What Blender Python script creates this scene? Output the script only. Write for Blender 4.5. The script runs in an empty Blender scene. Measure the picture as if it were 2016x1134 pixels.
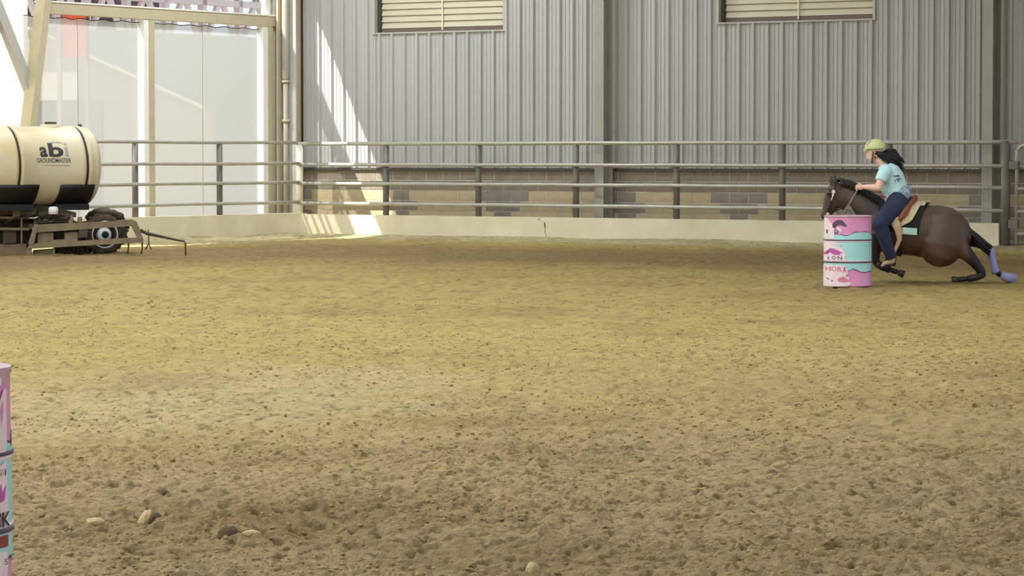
import bpy, bmesh, math, random
import numpy as np
from mathutils import Vector, Matrix

R = math.radians
rnd = random.Random(7)
SC = bpy.context.scene
COL = SC.collection


def lin(r, g, b):
    f = lambda c: (c / 255 / 12.92) if c / 255 <= 0.04045 else ((c / 255 + 0.055) / 1.055) ** 2.4
    return (f(r), f(g), f(b), 1.0)


# ------------------------------------------------------------------ camera
CAMZ = 1.63
F = 6000.0
PITCH = math.atan((567 - 305) / F)
cam_d = bpy.data.cameras.new('camera')
cam_d.sensor_width = 36.0
cam_d.lens = 36.0 * F / 2016.0
cam_d.clip_start, cam_d.clip_end = 0.1, 500
cam = bpy.data.objects.new('camera', cam_d)
cam.location = (0, 0, CAMZ)
cam.rotation_euler = (R(90) - PITCH, 0, 0)
COL.objects.link(cam)
SC.camera = cam

# ------------------------------------------------------------------ frame of the arena (a along back wall, b out of it)
CX, CY = -4.31, 61.9
_n = math.hypot(1, 0.645)
D1 = (1 / _n, -0.645 / _n)
N1 = (-0.645 / _n, -1 / _n)
WANG = math.atan2(D1[1], D1[0])


def W(a, b, z):
    return Vector((CX + a * D1[0] + b * N1[0], CY + a * D1[1] + b * N1[1], z))


def a_at(px, b):
    u = (px - 1008) / F
    return (u * (CY + b * N1[1]) - CX - b * N1[0]) / (D1[0] - u * D1[1])


def b_at(px, a):
    u = (px - 1008) / F
    return (u * (CY + a * D1[1]) - CX - a * D1[0]) / (N1[0] - u * N1[1])


def pix(px, py, Y):
    u, v = (px - 1008) / F, (567 - py) / F
    dy = math.cos(PITCH) + v * math.sin(PITCH)
    dz = -math.sin(PITCH) + v * math.cos(PITCH)
    t = Y / dy
    return Vector((u * t, Y, CAMZ + dz * t))


def z_at(py, Y):
    return pix(1008, py, Y).z


# ------------------------------------------------------------------ light: sky, sun, added overhead fill lamps, exposure
world = bpy.data.worlds.new('sky')
SC.world = world
world.use_nodes = True
bg = world.node_tree.nodes['Background']
bg.inputs[0].default_value = (0.80, 0.88, 1.0, 1)
bg.inputs[1].default_value = 1.1

sa, sb, sz = 1.0, -1.75, -2.04          # sun ray in wall axes: in through the side openings, down onto the back wall
sdir = Vector((D1[0] * sa + N1[0] * sb, D1[1] * sa + N1[1] * sb, sz)).normalized()
sun_d = bpy.data.lights.new('sun', 'SUN')
sun_d.energy = 9.0
sun_d.angle = R(0.5)
sun_d.color = (1, 0.97, 0.90)
sun = bpy.data.objects.new('sun', sun_d)
sun.rotation_euler = sdir.to_track_quat('-Z', 'Y').to_euler()
sun.location = (-30, 30, 30)
COL.objects.link(sun)

for i, aa in enumerate((3, 9, 15, 21, 27)):  # unseen overhead lamps, added and weighted to set floor and wall brightness
    for j, bb in enumerate((3.5, 11, 19, 27, 35, 43, 51)):
        ld = bpy.data.lights.new('arena_lamp', 'AREA')
        ld.shape = 'SQUARE'
        ld.size = 1.6
        ld.energy = 275 * ((1.0, 1.0, 0.8, 0.5, 0.45)[i] if bb < 20 else 1) if bb > 14 else 215 * (1.7, 0.6, 0.2, 0.1, 0.1)[i]
        if bb > 40:
            ld.energy = 290
        ld.color = (0.92, 1.0, 1.10)
        lo = bpy.data.objects.new('arena_lamp', ld)
        lo.location = W(aa, bb, 8.3)
        lo.rotation_euler = (0, 0, WANG)
        COL.objects.link(lo)

SC.view_settings.view_transform = 'Standard'
SC.view_settings.look = 'None'
SC.view_settings.exposure = 0.0
SC.view_settings.gamma = 1.0
SC.view_settings.use_curve_mapping = False


# ------------------------------------------------------------------ materials
def mat(name, col, rough=0.6, metal=0.0, noise=0.0, nscale=6.0, bump=0.0, bscale=40.0, spec=0.5, stretch=None, col2=None,
        attr=None, emit=0):
    m = bpy.data.materials.new(name)
    m.use_nodes = True
    nt = m.node_tree
    b = nt.nodes['Principled BSDF']
    b.inputs['Roughness'].default_value = rough
    b.inputs['Metallic'].default_value = metal
    b.inputs['Specular IOR Level'].default_value = spec
    b.inputs['Base Color'].default_value = col
    src = None
    tc = nt.nodes.new('ShaderNodeTexCoord')
    if attr:
        at = nt.nodes.new('ShaderNodeAttribute')
        at.attribute_name = attr
        src = at.outputs['Color']
        nt.links.new(src, b.inputs['Base Color'])
    if noise > 0:
        mp = nt.nodes.new('ShaderNodeMapping')
        if stretch:
            mp.inputs['Scale'].default_value = stretch
        nt.links.new(tc.outputs['Object'], mp.inputs[0])
        nz = nt.nodes.new('ShaderNodeTexNoise')
        nz.inputs['Scale'].default_value = nscale
        nz.inputs['Detail'].default_value = 6
        nt.links.new(mp.outputs[0], nz.inputs['Vector'])
        rp = nt.nodes.new('ShaderNodeValToRGB')
        rp.color_ramp.elements[0].position = 0.32
        rp.color_ramp.elements[1].position = 0.68
        mx = nt.nodes.new('ShaderNodeMixRGB')
        c2 = col2 or tuple(c * (1 - noise) for c in col[:3]) + (1,)
        mx.inputs[1].default_value = col
        if src is not None:
            nt.links.new(src, mx.inputs[1])
            mm = nt.nodes.new('ShaderNodeMixRGB')
            mm.blend_type = 'MULTIPLY'
            mm.inputs[0].default_value = 1
            mm.inputs[2].default_value = (1 - noise, 1 - noise, 1 - noise, 1)
            nt.links.new(src, mm.inputs[1])
            nt.links.new(mm.outputs[0], mx.inputs[2])
        else:
            mx.inputs[2].default_value = c2
        nt.links.new(nz.outputs[0], rp.inputs[0])
        nt.links.new(rp.outputs[0], mx.inputs[0])
        nt.links.new(mx.outputs[0], b.inputs['Base Color'])
    if bump > 0:
        n2 = nt.nodes.new('ShaderNodeTexNoise')
        n2.inputs['Scale'].default_value = bscale
        n2.inputs['Detail'].default_value = 5
        nt.links.new(tc.outputs['Object'], n2.inputs['Vector'])
        bp = nt.nodes.new('ShaderNodeBump')
        bp.inputs['Strength'].default_value = bump
        bp.inputs['Distance'].default_value = 0.02
        nt.links.new(n2.outputs[0], bp.inputs['Height'])
        nt.links.new(bp.outputs[0], b.inputs['Normal'])
    return m


def screen_mat(name, col, clear, lines=False):
    """thin woven screen: part of the light goes straight through, the cloth scatters the rest"""
    m = bpy.data.materials.new(name)
    m.use_nodes = True
    nt = m.node_tree
    nt.nodes.clear()
    out = nt.nodes.new('ShaderNodeOutputMaterial')
    tr = nt.nodes.new('ShaderNodeBsdfTransparent')
    tl = nt.nodes.new('ShaderNodeBsdfTranslucent')
    df = nt.nodes.new('ShaderNodeBsdfDiffuse')
    tl.inputs[0].default_value = col
    df.inputs[0].default_value = col
    m1 = nt.nodes.new('ShaderNodeMixShader')
    m1.inputs[0].default_value = 0.4
    nt.links.new(tl.outputs[0], m1.inputs[1])
    nt.links.new(df.outputs[0], m1.inputs[2])
    m2 = nt.nodes.new('ShaderNodeMixShader')
    m2.inputs[0].default_value = clear
    nt.links.new(m1.outputs[0], m2.inputs[1])
    nt.links.new(tr.outputs[0], m2.inputs[2])
    nt.links.new(m2.outputs[0], out.inputs[0])
    return m


M = {}
M['floor'] = mat('arena_sand', (1, 1, 1, 1), 0.95, noise=0.22, nscale=9, bump=0.6, bscale=70, spec=0.1, attr='Col')
M['crumb'] = mat('sand_crumb', lin(182, 158, 110), 0.95, noise=0.3, nscale=1.5, bump=0.3, bscale=80, spec=0.1)
M['clod_dark'] = mat('damp_clod', lin(120, 100, 76), 0.95, noise=0.4, nscale=18, bump=0.6, bscale=60, spec=0.1)
M['clod_pale'] = mat('dry_clod', lin(214, 192, 140), 0.95, noise=0.25, nscale=18, bump=0.6, bscale=60, spec=0.1)
M['metal_wall'] = mat('painted_sheet_steel', lin(188, 185, 180), 0.45, 0.0, noise=0.10, nscale=1.2, stretch=(1, 1, 0.2), spec=0.4)
M['metal_trim'] = mat('trim_steel', lin(186, 182, 172), 0.45, noise=0.08)
M['column'] = mat('column_steel', lin(170, 166, 152), 0.5, noise=0.12, nscale=2)
M['dark_trim'] = mat('shadow_trim', lin(74, 68, 60), 0.6, noise=0.1)
M['block_grey'] = mat('grey_block', lin(150, 140, 126), 0.9, noise=0.18, nscale=5, bump=0.4, bscale=50)
M['block_brown'] = mat('brown_block', lin(146, 134, 116), 0.9, noise=0.18, nscale=5, bump=0.4, bscale=50)
M['block_tan'] = mat('tan_block', lin(196, 178, 142), 0.9, noise=0.14, nscale=5, bump=0.4, bscale=50)
M['mortar'] = mat('mortar', lin(222, 216, 198), 0.95, noise=0.1)
M['concrete'] = mat('cream_concrete', lin(226, 217, 188), 0.85, noise=0.14, nscale=1.6, bump=0.25, bscale=25, col2=lin(212, 202, 170))
M['crack'] = mat('crack_dark', lin(80, 72, 58), 0.9)
M['pipe'] = mat('grey_pipe', lin(184, 181, 168), 0.38, 0.25, noise=0.15, nscale=4)
M['post'] = mat('grey_green_post', lin(122, 119, 108), 0.5, 0.15, noise=0.15, nscale=4)
M['post_cream'] = mat('cream_post', lin(226, 220, 198), 0.5, noise=0.1)
M['frame'] = mat('beige_frame', lin(196, 184, 152), 0.55, noise=0.08)
M['white'] = mat('white_paint', lin(240, 238, 228), 0.5, noise=0.04)
M['ceiling'] = mat('ceiling_liner', lin(205, 200, 188), 0.8)
M['screen'] = screen_mat('mesh_screen', lin(200, 201, 200), 0.30)
M['fabric_panel'] = screen_mat('white_panel', lin(254, 253, 248), 0.12)
M['louver'] = mat('cream_louver', lin(206, 198, 168), 0.55, noise=0.05, nscale=3)
M['cord'] = mat('louver_cord', lin(240, 232, 205), 0.7)


def link(o):
    COL.objects.link(o)
    return o


class MB:
    def __init__(self):
        self.v, self.f, self.s = [], [], []

    def add(self, vs, fs, smooth=False):
        o = len(self.v)
        self.v += [tuple(x) for x in vs]
        self.f += [tuple(i + o for i in f) for f in fs]
        self.s += [smooth] * len(fs)
        return self

    def hexa(self, p):
        """8 corners: 4 bottom ccw then 4 top"""
        return self.add(p, [(3, 2, 1, 0), (4, 5, 6, 7), (0, 1, 5, 4), (1, 2, 6, 5), (2, 3, 7, 6), (3, 0, 4, 7)])

    def wbox(self, a0, a1, b0, b1, z0, z1):
        return self.hexa([W(a0, b1, z0), W(a1, b1, z0), W(a1, b0, z0), W(a0, b0, z0),
                          W(a0, b1, z1), W(a1, b1, z1), W(a1, b0, z1), W(a0, b0, z1)])

    def box(self, x0, x1, y0, y1, z0, z1):
        return self.hexa([(x0, y0, z0), (x1, y0, z0), (x1, y1, z0), (x0, y1, z0),
                          (x0, y0, z1), (x1, y0, z1), (x1, y1, z1), (x0, y1, z1)])

    def beam(self, p, q, w, h, up=Vector((0, 0, 1))):
        p, q = Vector(p), Vector(q)
        t = (q - p).normalized()
        s = t.cross(up)
        if s.length < 1e-4:
            s = t.cross(Vector((0, 1, 0)))
        s.normalize()
        n = s.cross(t).normalized()
        s, n = s * w / 2, n * h / 2
        return self.hexa([p - s - n, p + s - n, q + s - n, q - s - n, p - s + n, p + s + n, q + s + n, q - s + n])

    def tube(self, pts, rad, n=10, side=None, caps=True, smooth=True):
        """loft along pts. rad entries: r or (in-plane r, side r). side = fixed side axis"""
        pts = [Vector(p) for p in pts]
        if not isinstance(rad, (list, tuple)):
            rad = [rad] * len(pts)
        vs = []
        pu = None
        for i, p in enumerate(pts):
            t = (pts[min(i + 1, len(pts) - 1)] - pts[max(i - 1, 0)]).normalized()
            if side is not None:
                s = Vector(side)
                s = (s - t * s.dot(t)).normalized()
            else:
                if pu is None:
                    s = t.cross(Vector((0, 0, 1)))
                    if s.length < 0.05:
                        s = t.cross(Vector((0, 1, 0)))
                else:
                    s = pu - t * pu.dot(t)
                s.normalize()
                pu = s
            u = s.cross(t).normalized()
            r = rad[i]
            ru, rs = r if isinstance(r, (tuple, list)) else (r, r)
            for k in range(n):
                a = 2 * math.pi * k / n
                vs.append(p + u * (ru * math.cos(a)) + s * (rs * math.sin(a)))
        fs = []
        for i in range(len(pts) - 1):
            for k in range(n):
                k2 = (k + 1) % n
                fs.append((i * n + k, i * n + k2, (i + 1) * n + k2, (i + 1) * n + k))
        self.add(vs, fs, smooth)
        if caps:
            o = len(self.v) - len(vs)
            self.f += [tuple(o + k for k in reversed(range(n))), tuple(o + (len(pts) - 1) * n + k for k in range(n))]
            self.s += [False, False]
        return self

    def lathe(self, prof, o, n=32, axis=None, smooth=True, a0=0.0, a1=2 * math.pi):
        """prof [(r, t)] around axis through o"""
        ax = Vector(axis or (0, 0, 1)).normalized()
        x = ax.cross(Vector((0, 0, 1))) if abs(ax.z) < 0.9 else Vector((1, 0, 0))
        x.normalize()
        y = ax.cross(x)
        full = abs(a1 - a0 - 2 * math.pi) < 1e-6
        m = n if full else n + 1
        vs = []
        for r, t in prof:
            for k in range(m):
                a = a0 + (a1 - a0) * k / n
                vs.append(Vector(o) + ax * t + x * (max(r, 1e-4) * math.cos(a)) + y * (max(r, 1e-4) * math.sin(a)))
        fs = []
        for i in range(len(prof) - 1):
            for k in range(n):
                k2 = (k + 1) % m
                fs.append((i * m + k, i * m + k2, (i + 1) * m + k2, (i + 1) * m + k))
        return self.add(vs, fs, smooth)

    def ball(self, c, r, n=12, m=8, rot=None):
        rx, ry, rz = r if isinstance(r, (tuple, list)) else (r, r, r)
        vs, fs = [], []
        for i in range(m + 1):
            ph = math.pi * i / m
            for k in range(n):
                a = 2 * math.pi * k / n
                p = Vector((rx * max(math.sin(ph), 1e-3) * math.cos(a), ry * max(math.sin(ph), 1e-3) * math.sin(a), rz * math.cos(ph)))
                if rot is not None:
                    p = rot @ p
                vs.append(Vector(c) + p)
        for i in range(m):
            for k in range(n):
                k2 = (k + 1) % n
                fs.append((i * n + k, (i + 1) * n + k, (i + 1) * n + k2, i * n + k2))
        return self.add(vs, fs, True)

    def mesh(self, name, off=(0, 0, 0)):
        me = bpy.data.meshes.new(name)
        ox, oy, oz = off
        me.from_pydata([(x - ox, y - oy, z - oz) for x, y, z in self.v], [], self.f)
        me.polygons.foreach_set('use_smooth', self.s)
        me.update()
        return me

    def build(self, name, m, parent=None, loc=None):
        off = wloc(parent) if parent is not None else (loc or (0, 0, 0))
        me = self.mesh(name, off)
        if m is not None:
            me.materials.append(m)
        o = bpy.data.objects.new(name, me)
        if parent is not None:
            o.parent = parent
        else:
            o.location = off
        return link(o)


def wloc(o):
    v = Vector((0, 0, 0))
    while o is not None:
        v += o.location
        o = o.parent
    return v


def tag(o, label=None, cat=None, group=None, kind=None):
    if label: o['label'] = label
    if cat: o['category'] = cat
    if group: o['group'] = group
    if kind: o['kind'] = kind
    return o


def thing(name, label, cat, loc, group=None, kind=None):
    o = bpy.data.objects.new(name, None)
    o.empty_display_size = 0.2
    o.location = loc
    link(o)
    return tag(o, label, cat, group, kind)


def remesh(mb, name, voxel, smooth_it, m, parent, off=None, colour=None, fac=0.5):
    """fuse overlapping lofts into one continuous skin"""
    off = wloc(parent) if parent is not None else (off or Vector((0, 0, 0)))
    me = mb.mesh(name, off)
    o = bpy.data.objects.new(name, me)
    link(o)
    r = o.modifiers.new('r', 'REMESH')
    r.mode = 'VOXEL'
    r.voxel_size = voxel
    s = o.modifiers.new('s', 'SMOOTH')
    s.iterations = smooth_it
    s.factor = fac
    dg = bpy.context.evaluated_depsgraph_get()
    dg.update()
    m2 = bpy.data.meshes.new_from_object(o.evaluated_get(dg))
    m2.name = name
    o.modifiers.clear()
    o.data = m2
    m2.materials.clear()
    m2.materials.append(m)
    m2.polygons.foreach_set('use_smooth', [True] * len(m2.polygons))
    if colour:
        n = len(m2.vertices)
        co = np.empty(n * 3, np.float32)
        m2.vertices.foreach_get('co', co)
        co = co.reshape(-1, 3) + np.array(off, np.float32)
        cols = np.ones((n, 4), np.float32)
        cols[:, :3] = colour(co)
        at = m2.color_attributes.new('Col', 'FLOAT_COLOR', 'POINT')
        at.data.foreach_set('color', cols.ravel())
    if parent is not None:
        o.parent = parent
    else:
        o.location = off
    return o


# ------------------------------------------------------------------ lattice noise for the sand
_rs = np.random.RandomState(11)
_TAB = _rs.rand(16, 256, 256)


def vn(x, y, k):
    T = _TAB[k % 16]
    xi, yi = np.floor(x).astype(int), np.floor(y).astype(int)
    fx, fy = x - xi, y - yi
    fx, fy = fx * fx * (3 - 2 * fx), fy * fy * (3 - 2 * fy)
    g = lambda i, j: T[i % 256, j % 256]
    return ((g(xi, yi) * (1 - fx) + g(xi + 1, yi) * fx) * (1 - fy) + (g(xi, yi + 1) * (1 - fx) + g(xi + 1, yi + 1) * fx) * fy)


def fbm(x, y, s, k, o=4):
    r, a, t = 0, 1.0, 0
    for i in range(o):
        r = r + a * vn(x * s * 2 ** i + 17.3 * i, y * s * 2 ** i + 5.1 * i, k + i)
        t += a
        a *= 0.5
    return r / t


def wall_ab(x, y):
    dx, dy = x - CX, y - CY
    return dx * D1[0] + dy * D1[1], dx * N1[0] + dy * N1[1]


def billow(x, y, s, k):
    return np.abs(2 * vn(x * s, y * s, k) - 1)


def sand_h(x, y):
    a, b = wall_ab(x, y)
    near = np.clip((26 - y) / 12, 0, 1)
    wx, wy = x + 0.03 * vn(x * 9, y * 9, 1), y + 0.03 * vn(x * 9, y * 9, 2)
    big = (fbm(x, y, 0.55, 0, 3) - 0.5) * 0.05 + (fbm(x, y, 3.1, 2, 2) - 0.5) * 0.035
    patch = 0.45 + 1.1 * np.clip(fbm(x, y, 0.9, 13, 3) - 0.25, 0, 1)
    lump = (vn(wx * 14, wy * 14, 3) * 0.014 + billow(wx + 9, wy, 27, 6) * 0.012 + vn(x * 52, y * 52, 5) * 0.008) * patch * (1.05 + 0.6 * near)
    sst = lambda v, e0, e1: (lambda t: t * t * (3 - 2 * t))(np.clip((v - e0) / (e1 - e0), 0, 1))
    clump = sst(fbm(wx, wy, 15, 14, 3), 0.54, 0.74) * (0.010 + 0.006 * near)
    pit = -sst(fbm(x + 40, y, 19.0, 8, 2), 0.60, 0.78) * (0.026 + 0.020 * near)
    berm = 0.07 * np.clip(1 - np.minimum(a, b) / 1.6, 0, 1) ** 1.5 * (0.6 + 0.8 * vn(x * 0.9, y * 0.9, 2))
    dig = np.exp(-(((x + 1.25) / 0.75) ** 2 + ((y - 13.3) / 0.9) ** 2)) + 0.8 * np.exp(-(((x - 0.05) / 0.5) ** 2 + ((y - 12.6) / 0.4) ** 2))
    rough = dig * ((fbm(x, y, 3.4, 9, 3) - 0.55) * 0.17)
    calm = 1 - 0.75 * np.clip(1 - np.minimum(a, b) / 2.0, 0, 1)
    return (big + lump + clump + pit) * calm + berm + rough - 0.02


C_MID = np.array(lin(176, 156, 98)[:3])
C_NEAR = np.array(lin(172, 151, 113)[:3])
C_DAMP_SHADE = np.array(lin(138, 116, 78)[:3])  # damp sand, also painted shade under the horse and in crevices
C_PALE = np.array(lin(190, 175, 134)[:3])
C_EDGE = np.array(lin(190, 178, 136)[:3])


def mixc(c, d, t):
    return c * (1 - t[:, None]) + d[None, :] * t[:, None]


def sand_c(x, y):
    a, b = wall_ab(x, y)
    n1 = fbm(x, y, 0.35, 4, 4)
    n2 = fbm(x, y, 1.3, 6, 3)
    w = (n1 - 0.5) * 5
    c = np.repeat(C_MID[None, :], len(x), 0)
    # turned, damper sand towards the stand
    t = np.clip((25.5 + w * 1.2 + 0.35 * x - y) / 13.0, 0, 1)
    c = mixc(c, C_NEAR, t)
    # damp track along the fence
    db = np.minimum(b, a * 1.2 + 1.0)
    t = np.clip(1.5 - 1.5 * np.abs(db - 7.6 + w * 0.5) / 5.6, 0, 1)
    c = mixc(c, C_DAMP_SHADE, t * 0.9)
    # dry drifted sand at the foot of the walls
    t = np.clip(1.5 - np.minimum(a, b) / 1.7 + w * 0.1, 0, 1)
    c = mixc(c, C_EDGE, t)
    # paler dry patch
    e = np.sqrt(((x + 2.4 - (y - 20.8) * 0.15) / 2.6) ** 2 + ((y - 20.6 - 0.15 * x) / 3.0) ** 2) + (n2 - 0.5) * 0.9
    t = np.clip((1.12 - e) / 0.5, 0, 1)
    c = mixc(c, C_PALE, t * 0.42)
    # damp scuffed spots
    t = np.clip((fbm(x, y, 0.8, 10, 4) - 0.56) * 6, 0, 1)
    c = mixc(c, C_DAMP_SHADE, t * 0.35)
    dig = np.exp(-(((x + 1.1) / 0.9) ** 2 + ((y - 13.5) / 0.9) ** 2)) + np.exp(-(((x - 0.15) / 0.7) ** 2 + ((y - 12.3) / 0.6) ** 2))
    c = mixc(c, C_DAMP_SHADE, np.clip(dig * 0.8 * (0.3 + n2), 0, 0.8))
    sp = np.clip((fbm(x, y, 23, 15, 2) - 0.60) * 7, 0, 1) * (0.35 + 0.4 * vn(x * 1.1, y * 1.1, 9))  # dark specks paint crevice shade into the sand colour
    c = mixc(c, C_DAMP_SHADE * 0.7, sp)
    horse_shade = np.exp(-(((x - 5.75) / 1.1) ** 2 + ((y - 38.9) / 0.9) ** 2)) * (0.5 + 0.8 * n2)  # dark ellipse paints the horse's shadow into the sand colour
    c = mixc(c, C_DAMP_SHADE * 0.75, np.clip(horse_shade, 0, 0.8))
    return c * (0.88 + 0.24 * fbm(x, y, 3.0, 12, 4))[:, None]


def sand_grids(grids):
    V, Q, Cc = [], [], []
    off = 0
    for (x0, x1, nx, y0, y1, ny, zoff) in grids:
        gx, gy = np.meshgrid(np.linspace(x0, x1, nx), np.linspace(y0, y1, ny))
        x, y = gx.ravel(), gy.ravel()
        z = sand_h(x, y) + zoff
        if zoff == 0:                      # the rim of each finer stretch sinks into the plain floor around it
            zg = z.reshape(ny, nx)
            ramp = np.clip(np.minimum(gx - x0, x1 - gx) / 0.5, 0, 1)
            zg -= 0.07 * (1 - ramp) ** 2
            zg[:, 0] -= 0.1
            zg[:, -1] -= 0.1
            zg[0] -= 0.12
            z = zg.ravel()
        V.append(np.stack([x, y, z], 1))
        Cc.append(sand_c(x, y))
        i = (np.arange(ny - 1)[:, None] * nx + np.arange(nx - 1)[None, :]).ravel() + off
        Q.append(np.stack([i, i + 1, i + 1 + nx, i + nx], 1))
        off += nx * ny
    V, Q, Cc = np.concatenate(V), np.concatenate(Q), np.concatenate(Cc)
    me = bpy.data.meshes.new('floor')
    me.vertices.add(len(V))
    me.vertices.foreach_set('co', V.astype(np.float32).ravel())
    me.loops.add(len(Q) * 4)
    me.loops.foreach_set('vertex_index', Q.astype(np.int32).ravel())
    me.polygons.add(len(Q))
    me.polygons.foreach_set('loop_start', np.arange(0, len(Q) * 4, 4, dtype=np.int32))
    me.polygons.foreach_set('use_smooth', np.ones(len(Q), bool))
    me.update(calc_edges=True)
    at = me.color_attributes.new('Col', 'FLOAT_COLOR', 'POINT')
    at.data.foreach_set('color', np.concatenate([Cc, np.ones((len(Cc), 1))], 1).astype(np.float32).ravel())
    me.materials.append(M['floor'])
    return me


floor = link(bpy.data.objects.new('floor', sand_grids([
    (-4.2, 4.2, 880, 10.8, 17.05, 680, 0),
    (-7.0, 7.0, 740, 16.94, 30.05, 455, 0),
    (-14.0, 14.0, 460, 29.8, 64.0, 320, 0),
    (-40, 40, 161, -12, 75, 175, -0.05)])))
tag(floor, 'loose tan sand arena footing with scuffs and damp patches', kind='structure')

# loose crumbs of sand: nobody could count them
ico = bmesh.new()
bmesh.ops.create_icosphere(ico, subdivisions=1, radius=1)
ico_v = np.array([v.co[:] for v in ico.verts])
ico_f = np.array([[v.index for v in f.verts] for f in ico.faces])
ico.free()


bny = 10.8
bnx = (20 - 1008) / F * bny - 0.3


def crumbs(n):
    rs = np.random.RandomState(3)
    yy = 11 + (rs.rand(n) ** 1.5) * 24
    xx = (rs.rand(n) * 2 - 1) * (yy * 0.19 + 0.4)
    keep = ((xx - bnx) ** 2 + (yy - bny) ** 2 > 0.4 ** 2) & (fbm(xx, yy, 0.7, 7, 3) + 0.25 * rs.rand(n) > 0.55)
    xx, yy = xx[keep], yy[keep]
    n = len(xx)
    r = 0.004 + 0.010 * rs.rand(n) ** 3
    zz = sand_h(xx, yy) + r * 0.2
    th = rs.rand(n) * 6.28
    sc = np.stack([r * (0.9 + 0.9 * rs.rand(n)), r * (0.8 + 0.5 * rs.rand(n)), r * (0.45 + 0.5 * rs.rand(n))], 1)
    p = ico_v[None] * sc[:, None, :] * (0.75 + 0.5 * rs.rand(n, len(ico_v)))[:, :, None]
    q = np.empty_like(p)
    q[..., 0] = p[..., 0] * np.cos(th)[:, None] - p[..., 1] * np.sin(th)[:, None] + xx[:, None]
    q[..., 1] = p[..., 0] * np.sin(th)[:, None] + p[..., 1] * np.cos(th)[:, None] + yy[:, None]
    q[..., 2] = p[..., 2] + zz[:, None]
    f = (ico_f[None] + (np.arange(n) * len(ico_v))[:, None, None]).reshape(-1, 3)
    me = bpy.data.meshes.new('sand_crumbs')
    me.vertices.add(n * len(ico_v))
    me.vertices.foreach_set('co', q.astype(np.float32).ravel())
    me.loops.add(len(f) * 3)
    me.loops.foreach_set('vertex_index', f.astype(np.int32).ravel())
    me.polygons.add(len(f))
    me.polygons.foreach_set('loop_start', np.arange(0, len(f) * 3, 3, dtype=np.int32))
    me.update(calc_edges=True)
    me.materials.append(M['crumb'])
    o = link(bpy.data.objects.new('sand_crumbs', me))
    tag(o, 'small crumbs of sand scattered over the arena floor', 'sand', kind='stuff')


crumbs(36000)

# ------------------------------------------------------------------ building shell
WB = -0.7          # face of the back wall and of the side wall, behind the fence
AEND = 32.0
MZ = 1.375         # foot of the sheet metal

ceil_mb = MB().wbox(-1.3, 40, -1.3, 75, 8.6, 8.75)
tag(ceil_mb.build('ceiling', M['ceiling']), 'arena roof liner above the frame', kind='structure')

a_col = [a_at(1179, -0.28), a_at(1942, -0.28)]
Yw = lambda px, b: W(a_at(px, b), b, 0).y
wl0, wl1 = a_at(741, WB), a_at(993, WB)
wr0, wr1 = a_at(1416, WB), a_at(1718, WB)
wlz, wrz = z_at(61.5, Yw(865, WB)), z_at(40.5, Yw(1566, WB))
WINS = [(wl0, wl1, wlz, wlz + 1.9), (wr0, wr1, wrz, wrz + 1.9)]

wall_back = MB().wbox(-1.0, AEND, WB - 0.45, WB - 0.3, 0, 8.6).build('wall_back', M['dark_trim'])
tag(wall_back, 'grey corrugated steel wall over a course of split block', kind='structure')
# corrugated sheets, three ribs each
RIB = 0.3048


def sheet_profile(a0, a1):
    pts = [(a0, 0.0)]
    k = math.floor(a0 / RIB)
    while k * RIB < a1:
        c = k * RIB
        for da, db in ((-0.036, 0), (-0.022, 0.058), (0.018, 0.058), (0.032, 0), (0.088, 0), (0.100, 0.014), (0.118, 0.014), (0.130, 0),
                       (0.175, 0), (0.187, 0.014), (0.205, 0.014), (0.217, 0)):
            if a0 < c + da < a1:
                pts.append((c + da, db))
        k += 1
    pts.append((a1, 0.0))
    return pts


sheet_cache = {}


def sheet(a0, a1, z0, z1):
    pr = sheet_profile(a0, a1)
    vs, fs = [], []
    for a, d in pr:
        vs += [W(a, WB + d, z0), W(a, WB + d, z1), W(a, WB + d - 0.004, z0), W(a, WB + d - 0.004, z1)]
    for i in range(len(pr) - 1):
        o, p = i * 4, (i + 1) * 4
        fs += [(o, p, p + 1, o + 1), (o + 2, o + 3, p + 3, p + 2), (o, o + 2, p + 2, p)]
    mb = MB().add(vs, fs)
    mb.build('metal_sheet', M['metal_wall'], wall_back)


cuts = sorted([-0.62 + 0.9144 * i + 0.0 for i in range(36)] + [w for q in WINS for w in q[:2]])
for c0, c1 in zip(cuts, cuts[1:]):
    if c1 - c0 < 0.01:
        continue
    win = [q for q in WINS if q[0] - 1e-3 <= c0 and c1 <= q[1] + 1e-3]
    if win:
        sheet(c0, c1, MZ, win[0][2])
        sheet(c0, c1, win[0][3], 8.6)
    else:
        sheet(c0, c1, MZ, 8.6)
MB().wbox(-0.6, AEND, WB - 0.02, WB + 0.06, MZ - 0.05, MZ).build('base_flashing', M['dark_trim'], wall_back)  # dark colour paints the shadow line under the sheet metal

# split-face blocks
BL, BH = 0.4064, 0.2032
top = MZ - 0.05
block_mesh = {}
pc = [a_at(1000, WB), a_at(1219, WB), a_at(1451, WB)]
per = (pc[2] - pc[0]) / 2


def is_grey(a, row):
    if row < 2:
        return False
    k = (a - pc[0]) / per
    d = abs(k - round(k)) * per
    if round(k) < 0 and d > 0.3:
        return False
    return d < {2: 0.56, 3: 0.42, 4: 0.22}[row] if row in (2, 3, 4) else False


def block(a0, a1, z0, z1, m, d):
    mb = MB()
    e = 0.012
    mb.hexa([W(a0, WB + d, z0), W(a1, WB + d, z0), W(a1, WB - 0.2, z0), W(a0, WB - 0.2, z0),
             W(a0, WB + d, z1), W(a1, WB + d, z1), W(a1, WB - 0.2, z1), W(a0, WB - 0.2, z1)])
    mb.build('block', m, wall_back)


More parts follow.
